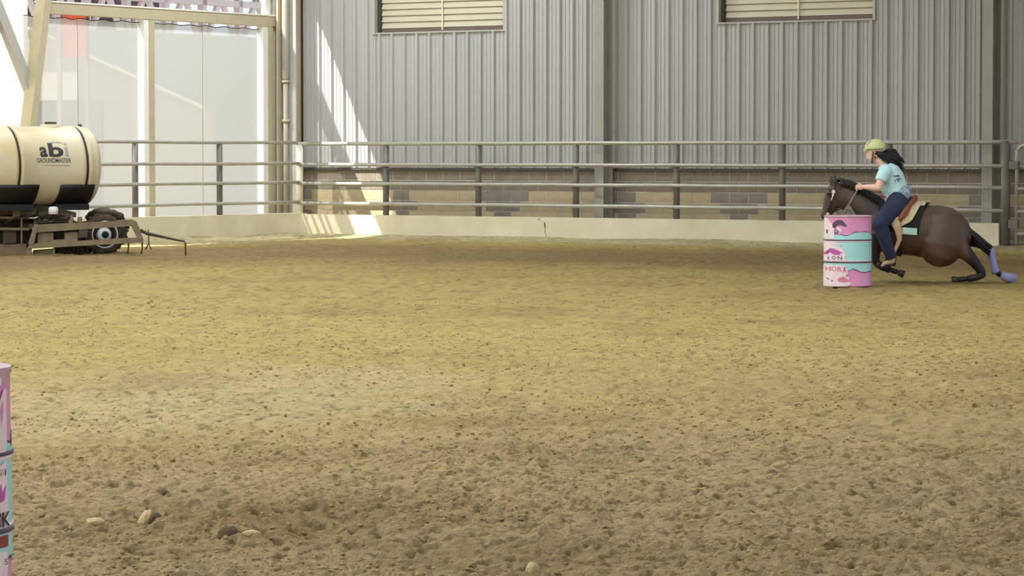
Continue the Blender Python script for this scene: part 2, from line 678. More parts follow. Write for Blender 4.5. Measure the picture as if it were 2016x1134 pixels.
for row in range(6):
    z1 = top - row * BH
    z0 = max(z1 - BH, 0.0)
    s = -0.62 - (BL / 2 if row % 2 else 0)
    n = 0
    while s < 19.5:
        c0, c1 = max(s, -0.62), s + BL
        m = M['block_grey'] if is_grey((c0 + c1) / 2, row) else (M['block_brown'] if row < 2 else M['block_tan'])
        block(c0 + 0.007, c1 - 0.007, z0 + 0.007, z1 - 0.007, m, rnd.uniform(0, 0.008))
        s += BL
MB().wbox(-0.62, AEND, WB - 0.3, WB - 0.004, 0, top).build('mortar_bed', M['mortar'], wall_back)
MB().wbox(19.7, AEND, WB - 0.3, WB, 0, top).build('plain_block', M['block_tan'], wall_back)

MB().wbox(a_at(590.5, WB + .03), a_at(597, WB + .03), WB, WB + .06, 0, 8.6).build('corner_trim', mat('brown_trim', lin(62, 50, 42), 0.6), wall_back)
# windows with horizontal louvers
for i, (a0, a1, z0, z1) in enumerate(WINS):
    w = thing('window_%d' % (i + 1), ['louvered window high on the wall above the sunlit streak', 'louvered window high on the wall above the rider'][i], None,
              W((a0 + a1) / 2, WB, z0), kind='structure')
    fr = MB()
    t = 0.05
    fr.wbox(a0 - t, a1 + t, WB - 0.24, WB + 0.05, z0 - 0.03, z0)
    fr.wbox(a0 - t, a1 + t, WB - 0.24, WB + 0.05, z1, z1 + 0.05)
    fr.wbox(a0 - t, a0, WB - 0.24, WB + 0.05, z0, z1)
    fr.wbox(a1, a1 + t, WB - 0.24, WB + 0.05, z0, z1)
    fr.build('window_frame', M['metal_trim'], w)
    MB().wbox(a0, a1, WB - 0.23, WB - 0.14, z0, z0 + 0.085).build('window_sill', mat('window_dark', lin(110, 96, 84), 0.6), w)  # dark colour paints the shade along the sill
    sb_ = MB()
    sb_.wbox(a0, a0 + 0.045, WB - 0.23, WB - 0.05, z0, z1)
    sb_.wbox(a1 - 0.03, a1, WB - 0.23, WB - 0.12, z0, z1)
    sb_.build('side_frame', M['dark_trim'], w)  # dark colour paints the shade inside the window recess
    zz = z0 + 0.09
    k = 0
    while zz < z1 - 0.05:
        mb = MB()
        c0, c1 = a0 + 0.05, a1 - 0.035
        mb.hexa([W(c0, WB - 0.13, zz), W(c1, WB - 0.13, zz), W(c1, WB - 0.15, zz), W(c0, WB - 0.15, zz),
                 W(c0, WB - 0.175, zz + 0.135), W(c1, WB - 0.175, zz + 0.135), W(c1, WB - 0.19, zz + 0.135), W(c0, WB - 0.19, zz + 0.135)])
        mb.build('slat', M['louver'], w)
        zz += 0.128
    am = a0 + (a1 - a0) * 0.5
    MB().wbox(am - 0.012, am + 0.012, WB - 0.125, WB - 0.10, z0 + 0.03, z1).build('louver_rod', M['cord'], w)

# steel columns
for k, (ac, lab) in enumerate(zip(a_col, ('grey steel building column behind the middle of the long fence', 'grey steel building column just beside the gate post'))):
    c = thing('steel_column', lab, 'column', W(ac, -0.45, 0), group='building columns')
    MB().wbox(ac - 0.10, ac + 0.10, -0.295, -0.28, 0, 8.6).build('front_flange', M['column'], c)
    MB().wbox(ac - 0.012, ac + 0.012, -0.62, -0.295, 0, 8.6).build('web', M['column'], c)
    MB().wbox(ac - 0.10, ac + 0.10, -0.64, -0.62, 0, 8.6).build('back_flange', M['column'], c)
    MB().wbox(ac + 0.13, ac + 0.19, -0.68, -0.55, MZ, 8.6).build('edge_trim', M['metal_trim'], c)

# corner column with its pipe
cc = thing('corner_column', 'beige steel corner column where the screened wall meets the grey wall', 'column', W(-0.55, -0.55, 0))
MB().wbox(-0.60, -0.30, -0.32, -0.28, 0, 8.6).build('front_flange', M['metal_trim'], cc)
MB().wbox(-0.66, -0.62, -0.52, -0.10, 0, 8.6).build('side_flange', M['frame'], cc)
MB().wbox(-0.62, -0.44, -0.66, -0.32, 0, 8.6).build('web', M['frame'], cc)
pm = MB().tube([W(-0.50, -0.20, z) for z in (0, 3.15)], 0.055, 12)
pm.tube([W(-0.50, -0.20, z) for z in (3.15, 3.2, 8.5)], [0.055, 0.075, 0.075], 12)
pm.build('downpipe', M['column'], cc)
for z in (2.3, 3.1, 5.0):
    MB().lathe([(0.055, 0), (0.08, 0), (0.08, 0.05), (0.055, 0.05)], W(-0.50, -0.20, z), 12).build('pipe_collar', M['frame'], cc)

# ------------------------------------------------------------------ screened side wall
wl = MB().wbox(-1.0, -0.72, 24.0, 75, 0, 8.6)
wl.wbox(-1.0, -0.72, -0.7, 24, 6.35, 8.6)
wl.wbox(-1.0, -0.75, -0.7, 24, 0, 0.12)
wall_left = wl.build('wall_left', M['frame'])
tag(wall_left, 'beige framed side wall filled with pale mesh screens', kind='structure')
AL = -0.72
bL = lambda px: b_at(px, AL)


def zL(px, py):
    return z_at(py, W(AL, bL(px), 0).y)


zb_top = 0.5 * (zL(101, 4.5) + zL(550, 32.7))
zb_bot = 0.5 * (zL(101, 28) + zL(550, 51))
b_r = bL(545)
beam = MB().wbox(-0.95, AL, b_r - 0.1, bL(96), zb_bot, zb_top)
beam.build('cross_beam', M['frame'], wall_left)
lip = MB().wbox(-0.96, AL + 0.02, b_r - 0.1, bL(90), zb_top, zb_top + 0.03)
lip.build('beam_lip', M['white'], wall_left)


def mull(x0, x1, m, name, z0=0.0, z1=zb_bot, d0=-0.92, d1=-0.73):
    MB().wbox(d0, d1, bL(x1), bL(x0), z0, z1).build(name, m, wall_left)


mull(296, 307, M['frame'], 'mullion')
mull(287, 296, M['white'], 'mullion_edge', d0=-0.90, d1=-0.74)  # white strip paints the lit left face of the beige mullion
mull(530, 540, M['frame'], 'mullion')
mull(521, 530, M['white'], 'mullion_edge', d0=-0.90, d1=-0.74)
mull(540, 556, M['white'], 'jamb_panel', 0, 8.6, -0.96, -0.80)
mull(552, 562, M['frame'], 'jamb_flange', 0, 8.6, -0.80, -0.70)
mull(530, 545, M['white'], 'upper_jamb', zb_top, 6.35, -0.9, -0.8)
# leaning brace post
lp0, lp1 = W(AL, bL(57), z_at(250, W(AL, bL(57), 0).y)), W(AL, bL(91), z_at(-20, W(AL, bL(91), 0).y))
dv = (lp1 - lp0)
MB().beam(lp0 - dv * 0.75, lp1 + dv * 0.2, 0.24, 0.17, up=Vector((N1[0], N1[1], 0))).build('leaning_post', M['frame'], wall_left)
bB = lambda px: b_at(px, -0.82)
db0 = W(-0.82, bB(-3), z_at(12, W(-0.82, bB(-3), 0).y))
db1 = W(-0.82, bB(54), z_at(160, W(-0.82, bB(54), 0).y))
MB().beam(db0 - (db1 - db0) * 0.6, db1 + (db1 - db0) * 0.12, 0.12, 0.21, up=Vector((N1[0], N1[1], 0))).build('diagonal_brace', M['metal_trim'], wall_left)
MB().wbox(-0.95, -0.80, bL(8), bL(-8), 0, 6.35).build('end_post', M['frame'], wall_left)
MB().wbox(-1.00, -0.98, bL(78), bL(-200), 0.12, 6.35).build('cloth_panel', M['fabric_panel'], wall_left)
# mesh screens
for x0, x1 in ((60, 165), (165.6, 287), (307, 410), (410.6, 521)):
    b0, b1 = bL(x1), bL(x0)
    n = 14
    vs, fs = [], []
    for i in range(n + 1):
        b = b0 + (b1 - b0) * i / n
        zt = zb_bot - 0.06 - 0.012 * rnd.random() - 0.012 * math.sin(i * 1.3)
        vs += [W(-0.86, b, 0.12), W(-0.86, b, zt)]
    fs = [(2 * i, 2 * i + 1, 2 * i + 3, 2 * i + 2) for i in range(n)]
    MB().add(vs, fs).build('mesh_screen', M['screen'], wall_left)
    hem = MB().tube([W(-0.855, b0 + (b1 - b0) * i / n, vs[2 * i + 1][2]) for i in range(n + 1)], 0.008, 6)
    hem.build('screen_hem', M['dark_trim'], wall_left)
for px in (165.3, 410.3):
    MB().wbox(-0.868, -0.852, bL(px) - 0.007, bL(px) + 0.007, 0.12, zb_bot - 0.1).build('screen_seam', M['column'], wall_left)

# concrete knee walls under the fence
KT = 0.43
a_end = a_at(1966, 0.1)
kw = MB().wbox(-0.12, a_end, -0.14, 0.10, -0.1, KT).build('knee_wall', M['concrete'])
tag(kw, 'cream concrete knee wall under the long pipe fence, cracked near the middle', 'low wall', kind='structure')
ack = a_at(1072, 0.1)
cr = MB()
pts = [(ack - 0.12 + 0.01, KT - 0.02), (ack, KT - 0.10), (ack + 0.015, KT - 0.2), (ack + 0.01, KT - 0.27), (ack + 0.045, KT - 0.36), (ack + 0.03, 0.0)]
for (p0, z0), (p1, z1) in zip(pts[1:], pts[2:]):
    w = 0.014 if z0 > KT - 0.19 else 0.006
    cr.add([W(p0 - w, 0.1015, z0), W(p0 + w, 0.1015, z0), W(p1 + w, 0.1015, z1), W(p1 - w, 0.1015, z1)], [(0, 3, 2, 1)])
cr.add([W(ack - 0.15, 0.1015, KT - 0.03), W(ack - 0.11, 0.1015, KT - 0.03), W(ack - 0.12, 0.1015, KT - 0.06)], [(0, 2, 1)])
cr.build('crack', M['crack'], kw)
kl = MB().wbox(-0.14, 0.10, -0.1, 26, -0.1, KT + 0.025).build('knee_wall', M['concrete'])
tag(kl, 'cream concrete knee wall below the mesh screens', 'low wall', kind='structure')

# ------------------------------------------------------------------ pipe fences
RZ = (1.855, 1.437, 1.055, 0.655)
fr = thing('pipe_fence', 'long grey pipe fence on the knee wall before the corrugated wall', 'fence', W(0, 0, KT))
a_gate = a_at(1979, 0)
for k, z in enumerate(RZ):
    n = 16
    e = a_gate + (0.22 if k == 0 else 0.0)
    MB().tube([W(-0.02 + (e + 0.02) * i / n, 0.055 if k else 0.0, z + 0.004 * math.sin(i * 2.1 + k)) for i in range(n + 1)], 0.036 if k else 0.038, 12).build('rail', M['pipe'], fr)
for px in (758, 940, 1132, 1330, 1538, 1748):
    ap = a_at(px, 0)
    p = MB().tube([W(ap, -0.035, KT), W(ap, -0.035, RZ[0] - 0.02)], 0.062, 14).build('post', M['post'], fr)
    for z in RZ[1:]:
        MB().wbox(ap - 0.06, ap + 0.06, 0.0, 0.045, z - 0.05, z + 0.02).build('weld_bracket', M['post'], p)
p = MB().tube([W(0, 0, KT), W(0, 0, RZ[0] - 0.02)], 0.075, 14).build('post', M['post_cream'], fr)
gp = MB().tube([W(a_gate, 0.0, 0), W(a_gate, 0.0, RZ[0] + 0.02)], 0.085, 14).build('gate_post', M['post'], fr)
MB().tube([W(a_gate, 0.0, RZ[0] + 0.02), W(a_gate, 0, RZ[0] + 0.04)], [0.092, 0.05], 14).build('post_cap', M['pipe'], gp)
fl = thing('pipe_fence', 'grey pipe fence on the knee wall before the pale mesh screens', 'fence', W(0, 1, KT))
for k, z in enumerate(RZ):
    n = 20
    MB().tube([W(0.055 if k else 0.0, 0.10 + 23 * i / n, z + 0.02 + 0.004 * math.sin(i * 1.7 + k)) for i in range(n + 1)], 0.034, 12).build('rail', M['pipe'], fl)
for px in (435, 269, 88, -110, -330):
    bp_ = b_at(px, 0)
    p = MB().tube([W(-0.03, bp_, KT), W(-0.03, bp_, RZ[0])], 0.06, 14).build('post', M['post'], fl)
# gate
ag = a_at(2002, 0.0)
gt = thing('pipe_gate', 'grey pipe gate with rounded corners hung on the post by the horse', 'gate', W(ag, 0, 0))
zg0, zg1 = 0.0, 1.80
gl = 3.0
g = MB()
cr_ = 0.16
loop = []
for (ca, cz, s) in ((ag + cr_, zg1 - cr_, 90), (ag + gl - cr_, zg1 - cr_, 0)):
    arc = [(ca + cr_ * math.cos(R(s + 90 - 15 * i)), cz + cr_ * math.sin(R(s + 90 - 15 * i))) for i in range(7)]
    loop += arc
loop = [(ag, 0.06)] + loop + [(ag + gl, 0.06)]
g.tube([W(a, 0.02, z) for a, z in loop], 0.034, 10)
g.build('gate_frame', M['pipe'], gt)
for z in (1.43, 1.04, 0.64, 0.25):
    MB().tube([W(ag, 0.02, z), W(ag + gl, 0.02, z)], 0.03, 10).build('rail', M['pipe'], gt)
for z in (1.45, 0.42):
    h = MB().wbox(a_gate + 0.088, ag + 0.04, -0.03, 0.07, z - 0.07, z + 0.07).build('hinge', M['post'], gt)
MB().wbox(ag + gl - 0.05, ag + gl + 0.1, -0.05, 0.08, 0, 1.9).build('latch_post', M['post'], gt)


# ------------------------------------------------------------------ printed decals bent round a drum
def text_bm(s, bold=0.0):
    cu = bpy.data.curves.new('t', 'FONT')
    cu.body = s
    cu.size = 1
    cu.offset = bold
    o = bpy.data.objects.new('t', cu)
    link(o)
    dg = bpy.context.evaluated_depsgraph_get()
    me = bpy.data.meshes.new_from_object(o.evaluated_get(dg))
    bpy.data.objects.remove(o)
    bm = bmesh.new()
    bm.from_mesh(me)
    bpy.data.meshes.remove(me)
    return bm


def fit(bm, x0, x1, y0, y1):
    xs = [v.co.x for v in bm.verts]
    ys = [v.co.y for v in bm.verts]
    for v in bm.verts:
        v.co.x = x0 + (x1 - x0) * (v.co.x - min(xs)) / (max(xs) - min(xs))
        v.co.y = y0 + (y1 - y0) * (v.co.y - min(ys)) / (max(ys) - min(ys))
        v.co.z = 0
    return bm


def poly_bm(pts):
    bm = bmesh.new()
    f = bm.faces.new([bm.verts.new((x, y, 0)) for x, y in pts])
    bmesh.ops.triangulate(bm, faces=[f])
    return bm


def slice_bm(bm, step):
    xs = [v.co.x for v in bm.verts]
    x = math.ceil(min(xs) / step) * step
    while x < max(xs):
        bmesh.ops.bisect_plane(bm, geom=bm.verts[:] + bm.edges[:] + bm.faces[:], plane_co=(x, 0, 0), plane_no=(1, 0, 0))
        x += step
    return bm


def bend_into(mb, bm, fn, step):
    slice_bm(bm, step)
    bm.verts.ensure_lookup_table()
    bm.normal_update()
    vs = [fn(v.co.x, v.co.y) for v in bm.verts]
    fs = []
    for f in bm.faces:
        ids = [v.index for v in f.verts]
        fs.append(ids if f.normal.z > 0 else ids[::-1])
    bm.verts.index_update()
    mb.add(vs, fs, True)
    bm.free()


def dens(pts, k=6):
    out = []
    for i, p in enumerate(pts):
        q = pts[(i + 1) % len(pts)]
        for j in range(k):
            t = j / k
            out.append((p[0] * (1 - t) + q[0] * t, p[1] * (1 - t) + q[1] * t))
    return out


BR, BHT = 0.292, 0.88
B = {
    'pink': mat('barrel_pink', lin(226, 140, 190), 0.4, noise=0.10, nscale=7, col2=lin(232, 160, 200)),
    'teal': mat('barrel_teal', lin(176, 236, 234), 0.4, noise=0.06, nscale=5),
    'white': mat('barrel_white', lin(248, 238, 236), 0.45, noise=0.10, nscale=14, col2=lin(246, 214, 222)),
    'dark': mat('barrel_dark', lin(92, 72, 96), 0.5),
    'mag': mat('barrel_magenta', lin(196, 92, 168), 0.45),
    'rose': mat('barrel_rose', lin(226, 130, 156), 0.45),
    'black': mat('barrel_ink', lin(46, 40, 52), 0.5),
    'rim': mat('barrel_rim', lin(206, 168, 180), 0.4, noise=0.2, nscale=10),
    'red': mat('barrel_red', lin(150, 66, 62), 0.5, noise=0.2, nscale=20),
}
UPB = [(0, .27), (.2, .265), (.3, .27), (.36, .28), (.42, .285), (.5, .265), (.6, .235), (.75, .23), (.9, .235), (.95, .25), (1, .31)]
LOB = [(0, .80), (.3, .79), (.4, .785), (.45, .775), (.5, .755), (.56, .74), (.65, .76), (.72, .785), (.8, .795), (.9, .785), (.97, .78), (1, .76)]


def barrel(label, cx, cy, decals, texts):
    t = thing('barrel', label, 'barrel', (cx, cy, 0), 'barrel race drums')
    hz = lambda h: (1 - h) * BHT
    prof = [(0.0, 0.012), (BR - 0.03, 0.012), (BR - 0.012, 0), (BR + 0.004, 0.0), (BR + 0.004, 0.02), (BR, 0.026)]
    for zc in (hz(.655), hz(.345)):
        prof += [(BR, zc - 0.02), (BR + 0.003, zc - 0.012), (BR + 0.003, zc + 0.012), (BR, zc + 0.02)]
    prof += [(BR, BHT - 0.026)]
    MB().lathe(prof, (cx, cy, 0), 56).build('drum_shell', B['pink'], t)
    MB().lathe([(BR, BHT - 0.026), (BR + 0.005, BHT - 0.02), (BR + 0.006, BHT - 0.006), (BR, BHT), (BR - 0.010, BHT - 0.002), (BR - 0.014, BHT - 0.02),
                (0.0, BHT - 0.022)], (cx, cy, 0), 56).build('lid_rim', B['rim'], t)
    for zc, wz in ((hz(.655), 1), (hz(.345), -1)):
        MB().lathe([(BR + .003, zc - 0.010), (BR + 0.011, zc - 0.006), (BR + 0.012, zc + 0.004), (BR + 0.003, zc + 0.008)], (cx, cy, 0), 56).build('rolling_hoop', B['dark'], t)
        MB().lathe([(BR + .003, zc + wz * 0.016 - 0.008), (BR + 0.008, zc + wz * 0.016 - 0.004), (BR + 0.008, zc + wz * 0.016 + 0.004), (BR + 0.003, zc + wz * 0.016 + 0.008)], (cx, cy, 0), 56).build('hoop_edge', B['white'], t)

    def at(off):
        return lambda x, y: Vector((cx + (BR + off) * math.sin(x), cy - (BR + off) * math.cos(x), y))

    # teal band with its ragged edges all the way round
    def edge(pts, th):
        s = 0.5 + 0.5 * math.sin(th)
        h = np.interp(s, [p[0] for p in pts], [p[1] for p in pts])
        if math.cos(th) < 0:
            h += 0.02 * math.sin(th * 9)
        return h
    N = 120
    tb, st, s2 = MB(), MB(), MB()
    for k in range(N):
        t0, t1 = 2 * math.pi * k / N, 2 * math.pi * (k + 1) / N
        u0, u1, l0, l1 = edge(UPB, t0), edge(UPB, t1), edge(LOB, t0), edge(LOB, t1)
        f = at(0.0035)
        for (p0, p1, q0, q1) in ((u0, u1, .335, .335), (.355, .355, .645, .645), (.668, .668, l0, l1)):
            tb.add([f(t0, hz(q0)), f(t1, hz(q1)), f(t1, hz(p1)), f(t0, hz(p0))], [(0, 1, 2, 3)], True)
        f = at(0.0045)
        w0, w1 = 0.006 + 0.006 * abs(math.sin(t0 * 7)), 0.006 + 0.006 * abs(math.sin(t1 * 7))
        st.add([f(t0, hz(u0)), f(t1, hz(u1)), f(t1, hz(u1 - w1)), f(t0, hz(u0 - w0))], [(0, 1, 2, 3)], True)
        s2.add([f(t0, hz(l0 + w0)), f(t1, hz(l1 + w1)), f(t1, hz(l1)), f(t0, hz(l0))], [(0, 1, 2, 3)], True)
    tb.build('teal_band', B['teal'], t)
    st.build('band_outline', B['dark'], t)
    s2.build('band_outline', B['dark'], t)
    th = lambda s: math.asin(max(-0.999, min(0.999, 2 * s - 1)))
    for lay, (colr, pts) in enumerate(decals):
        mb = MB()
        bend_into(mb, poly_bm([(th(s), hz(h)) for s, h in dens(pts)]), at(0.0055 + 0.0006 * lay), 0.08)
        mb.build('printed_patch', B[colr], t)
    for colr, s, s0, s1, h0, h1, bold in texts:
        mb = MB()
        bend_into(mb, fit(text_bm(s, bold), th(s0), th(s1), hz(h1), hz(h0)), at(0.017), 0.08)
        mb.build('lettering', B[colr], t)
    return t


def ell(cs, ch, rs, rh, n=16):
    return [(cs + rs * math.cos(2 * math.pi * i / n), ch + rh * math.sin(2 * math.pi * i / n)) for i in range(n)]


far_dec = [
    ('white', [(.0, .03), (.07, .04), (.10, .10), (.16, .115), (.20, .14), (.19, .165), (.175, .19), (.175, .325), (.0, .325)]),
    ('dark', [(.13, .12), (.19, .075), (.26, .055), (.33, .065), (.38, .10), (.43, .15), (.36, .145), (.28, .125), (.22, .14), (.19, .165), (.16, .165)]),
    ('white', [(.22, .155), (.28, .17), (.33, .20), (.30, .235), (.27, .215), (.22, .19)]),
    ('dark', ell(.215, .225, .035, .024)), ('white', ell(.215, .222, .016, .012)),
    ('dark', [(.03, .19), (.055, .2), (.06, .245), (.035, .25)]), ('dark', [(.14, .15), (.2, .155), (.19, .172), (.15, .17)]),
    ('white', [(0, .365), (.2, .37), (.32, .40), (.27, .43), (.33, .46), (.37, .5), (.41, .55), (.38, .59), (.43, .632), (0, .632)]),
    ('teal', [(.12, .405), (.3, .41), (.26, .425), (.14, .42)]),
    ('mag', [(0, .525), (.05, .49), (.1, .455), (.18, .465), (.25, .485), (.36, .528), (.29, .53), (.3, .55), (.2, .55), (.14, .535), (.1, .515), (.06, .545), (0, .55)]),
    ('dark', [(.045, .52), (.075, .485), (.085, .49), (.065, .53)]),
    ('white', [(0, .69), (.38, .70), (.42, .76), (.46, .80), (.4, .85), (.48, .87), (.46, .92), (.53, .95), (.44, .99), (0, .995)]),
    ('rose', [(.24, .90), (.28, .865), (.36, .855), (.42, .88), (.48, .92), (.40, .935), (.28, .93)]),
    ('dark', [(.03, .865), (.08, .89), (.10, .905), (.06, .895)]), ('dark', ell(.145, .915, .018, .010)),
]
far_txt = [('black', 'A', .055, .10, .573, .612, 0.0), ('black', 'O', .145, .21, .567, .612, 0.0), ('black', 'N', .25, .33, .567, .614, 0.0),
           ('rose', 'H', .03, .12, .712, .775, .01), ('rose', 'O', .14, .225, .712, .775, .01), ('rose', 'R', .245, .33, .712, .785, .01), ('mag', 'A', .345, .42, .712, .80, .02)]
bx = pix(1669, 500, 37.9)
barrel('pink and teal steel drum with ragged stripes, standing beside the horse', bx.x, 37.9, far_dec, far_txt)

nb = [
    ('rim', [(.80, .0), (1, .0), (1, .06), (.80, .06)]),
    ('white', [(.80, .04), (.972, .04), (.972, .07), (.80, .07)]),
    ('white', [(.952, .20), (.965, .13), (.982, .08), (.99, .09), (.99, .30), (.985, .34), (.955, .34), (.945, .27)]),
    ('pink', [(.965, .17), (.975, .13), (.978, .18), (.97, .23)]),
    ('white', [(.80, .40), (.96, .39), (.985, .375), (.99, .42), (.992, .64), (.80, .64)]),
    ('mag', [(.93, .50), (.945, .47), (.952, .455), (.957, .49), (.966, .46), (.97, .50), (.985, .47), (.98, .53), (.96, .54), (.95, .56), (.945, .53)]),
    ('dark', [(.948, .53), (.954, .50), (.957, .54), (.951, .56)]),
    ('red', [(.80, .675), (.99, .672), (.99, .72), (.80, .725)]),
    ('white', [(.80, .745), (.985, .735), (.99, .79), (.985, .84), (.80, .835)]),
    ('mag', [(.80, .86), (.95, .85), (.96, .868), (.80, .88)]),
]
nbt = [('black', 'C', .915, .956, .577, .637, .02), ('black', 'K', .960, .990, .577, .637, .02), ('dark', 'G', .943, .959, .405, .43, 0.0), ('dark', 'I', .972, .977, .405, .43, 0.0),
       ('dark', 'S', .972, .982, .765, .79, 0.0)]
NBY = 10.8
barrel('pink and white steel drum at the near edge of the sand, lettered CK', (20 - 1008) / F * NBY - BR - 0.008, NBY, nb, nbt)

# ------------------------------------------------------------------ horse and rider
YH = 38.95


def hp(cx, cy, d=0.0):
    return pix(1580 + cx / 3.335, 250 + cy / 3.335, YH + d)


S = 1 / (3.335 * F / YH)          # metres per crop pixel
root_h = hp(800, 1020, 0)
root_h.z = 0.0
horse = thing('horse', 'dark bay horse crouching low in a tight turn around the barrel', 'horse', root_h)
# torso sections: x, top, bottom, half depth
TS = [(428, 500, 690, .15), (455, 470, 760, .21), (490, 462, 800, .25), (560, 490, 826, .275), (640, 515, 838, .29), (720, 520, 846, .295), (800, 511, 858, .30),
      (870, 510, 880, .30), (950, 526, 890, .285), (1010, 565, 875, .25), (1060, 622, 840, .20), (1098, 700, 790, .13)]


def tor(x):
    xs = [t[0] for t in TS]
    return [float(np.interp(x, xs, [t[k] for t in TS])) for k in (1, 2, 3)]


def tpt(x, phi, off=0.0):
    """point on the barrel of the horse; phi 0 top, 90 side towards the stand"""
    t, b, w = tor(x)
    c, hh = (t + b) / 2, (b - t) / 2
    r = R(phi)
    return hp(x, c - (hh + off / S) * math.cos(r), -(w + off) * math.sin(r))


hb = MB()
hb.tube([hp(x, (t + b) / 2) for x, t, b, w in TS], [((b - t) / 2 * S, w) for x, t, b, w in TS], 20, side=(0, 1, 0))
# neck
hb.tube([hp(520, 600), hp(450, 560), hp(390, 520), hp(330, 475), hp(275, 440), hp(235, 420)],
        [(.25, .20), (.245, .16), (.22, .13), (.20, .11), (.165, .095), (.12, .085)], 18, side=(0, 1, 0))
# head
hb.tube([hp(228, 368), hp(218, 410), hp(214, 455), hp(190, 505), hp(166, 550), hp(150, 585), hp(141, 607)],
        [(.07, .07), (.125, .095), (.135, .10), (.115, .085), (.078, .066), (.066, .062), (.042, .045)], 16, side=(0, 1, 0))
hb.ball(hp(262, 470, -0.055), (0.085, 0.05, 0.11))
hb.ball(hp(262, 470, 0.055), (0.085, 0.05, 0.11))
hb.ball(hp(172, 440, -0.085), 0.026)
hb.ball(hp(172, 440, 0.085), 0.026)
for d in (-.055, .06):
    e = 0 if d < 0 else 22
    hb.tube([hp(205 + e, 385, d * .8), hp(188 + e, 352 - e * .5, d), hp(185 + e, 330 - e * .6, d), hp(190 + e * .7, 308 - e * .4, d * .9)],
            [(.032, .028), (.036, .022), (.028, .016), (.006, .005)], 10, side=(0, 1, 0))
# haunches
for d in (-.17, .17):
    hb.tube([hp(915, 545, d * .6), hp(920, 590, d * .9), hp(922, 680, d * 1.05), hp(908, 770, d * 1.14), hp(890, 845, d * 1.12), hp(868, 905, d)],
            [(.09, .05), (.20, .12), (.262, .15), (.275, .16), (.215, .14), (.08, .08)], 18, side=(0, 1, 0))
    hb.ball(hp(990, 760, d), (0.165, 0.13, 0.22))
    hb.ball(hp(908, 815, d), (0.26, 0.135, 0.205))
# near hind leg, squatting: gaskin back to the hock, cannon forward along the ground
hb.tube([hp(1010, 780, -.17), hp(1075, 830, -.18), hp(1130, 890, -.18), hp(1172, 945, -.18), hp(1190, 968, -.18)],
        [(.13, .10), (.095, .075), (.072, .055), (.058, .046), (.05, .042)], 14, side=(0, 1, 0))
hb.tube([hp(1200, 962, -.18), hp(1150, 985, -.18), hp(1080, 998, -.18), hp(1050, 1000, -.18), hp(1018, 1004, -.18)],
        [(.045, .042), (.034, .032), (.032, .03), (.042, .036), (.036, .034)], 12, side=(0, 1, 0))
# far hind leg, pushing off behind
hb.tube([hp(1020, 700, .15), hp(1085, 725, .16), hp(1150, 752, .16), hp(1205, 785, .16), hp(1232, 800, .16)],
        [(.18, .12), (.125, .09), (.085, .065), (.062, .052), (.058, .048)], 14, side=(0, 1, 0))
hb.tube([hp(1226, 785, .16), hp(1240, 850, .16), hp(1254, 910, .16), hp(1268, 950, .16), hp(1312, 980, .16)],
        [(.052, .048), (.035, .034), (.034, .032), (.042, .038), (.036, .034)], 12, side=(0, 1, 0))
# near foreleg, lifted and folded back
hb.tube([hp(490, 700, -.17), hp(485, 770, -.17), hp(480, 830, -.16), hp(478, 890, -.16)], [(.13, .08), (.10, .07), (.065, .055), (.052, .05)], 14, side=(0, 1, 0))
hb.tube([hp(472, 880, -.16), hp(520, 918, -.16), hp(575, 938, -.16), hp(600, 945, -.16), hp(628, 955, -.16)],
        [(.05, .048), (.034, .032), (.032, .03), (.04, .036), (.034, .033)], 12, side=(0, 1, 0))
# far foreleg planted behind the drum
hb.tube([hp(470, 720, .15), hp(440, 800, .15), hp(415, 870, .15), hp(400, 930, .15), hp(396, 965, .15), hp(378, 992, .15)],
        [(.12, .08), (.09, .065), (.058, .052), (.036, .034), (.042, .038), (.036, .034)], 14, side=(0, 1, 0))
hb.ball(hp(437, 660, -.08), (0.10, 0.11, 0.17))
hb.ball(hp(437, 660, .08), (0.10, 0.11, 0.17))

GX0 = root_h.x


def horse_col(co):
    z = co[:, 2]
    cx = (co[:, 0] - hp(0, 500).x) / S
    base = np.array(lin(92, 74, 57)[:3])
    warm_bounce = np.array(lin(104, 68, 47)[:3])
    blk = np.array(lin(30, 25, 24)[:3])
    n = fbm(co[:, 0] * 1 + 50, z + co[:, 1] * .6 + 50, 2.2, 3, 3)
    c = np.repeat(base[None], len(z), 0)
    t = np.clip((0.62 - z) * 3.2, 0, 1) * np.clip((cx - 560) / 120, 0, 1)  # lower body: warm reflected light painted into the coat colour
    c = mixc(c, warm_bounce, t * (0.3 + 0.55 * n))
    # black points
    leg = np.clip((cx - 1055) / 40, 0, 1) * np.clip((0.74 - z) * 8, 0, 1)
    leg = np.maximum(leg, np.clip((0.24 - z) * 14, 0, 1))
    leg = np.maximum(leg, np.clip((530 - cx) / 60, 0, 1) * np.clip((0.50 - z) * 8, 0, 1))
    neck = np.clip((cx - 330) / 130, 0, 1) * np.clip((540 - cx) / 60, 0, 1) * 0.85
    muz = np.clip((150 - cx) / 25, 0, 1) * np.clip((0.90 - z) * 20, 0, 1)
    c = mixc(c, blk, np.clip(np.maximum(np.maximum(leg, neck), muz * .8), 0, 1))
    head = np.clip((330 - cx) / 80, 0, 1)
    c = mixc(c, np.array(lin(78, 54, 44)[:3]), head * 0.6 * (1 - muz))
    return c * (0.85 + 0.3 * n)[:, None]


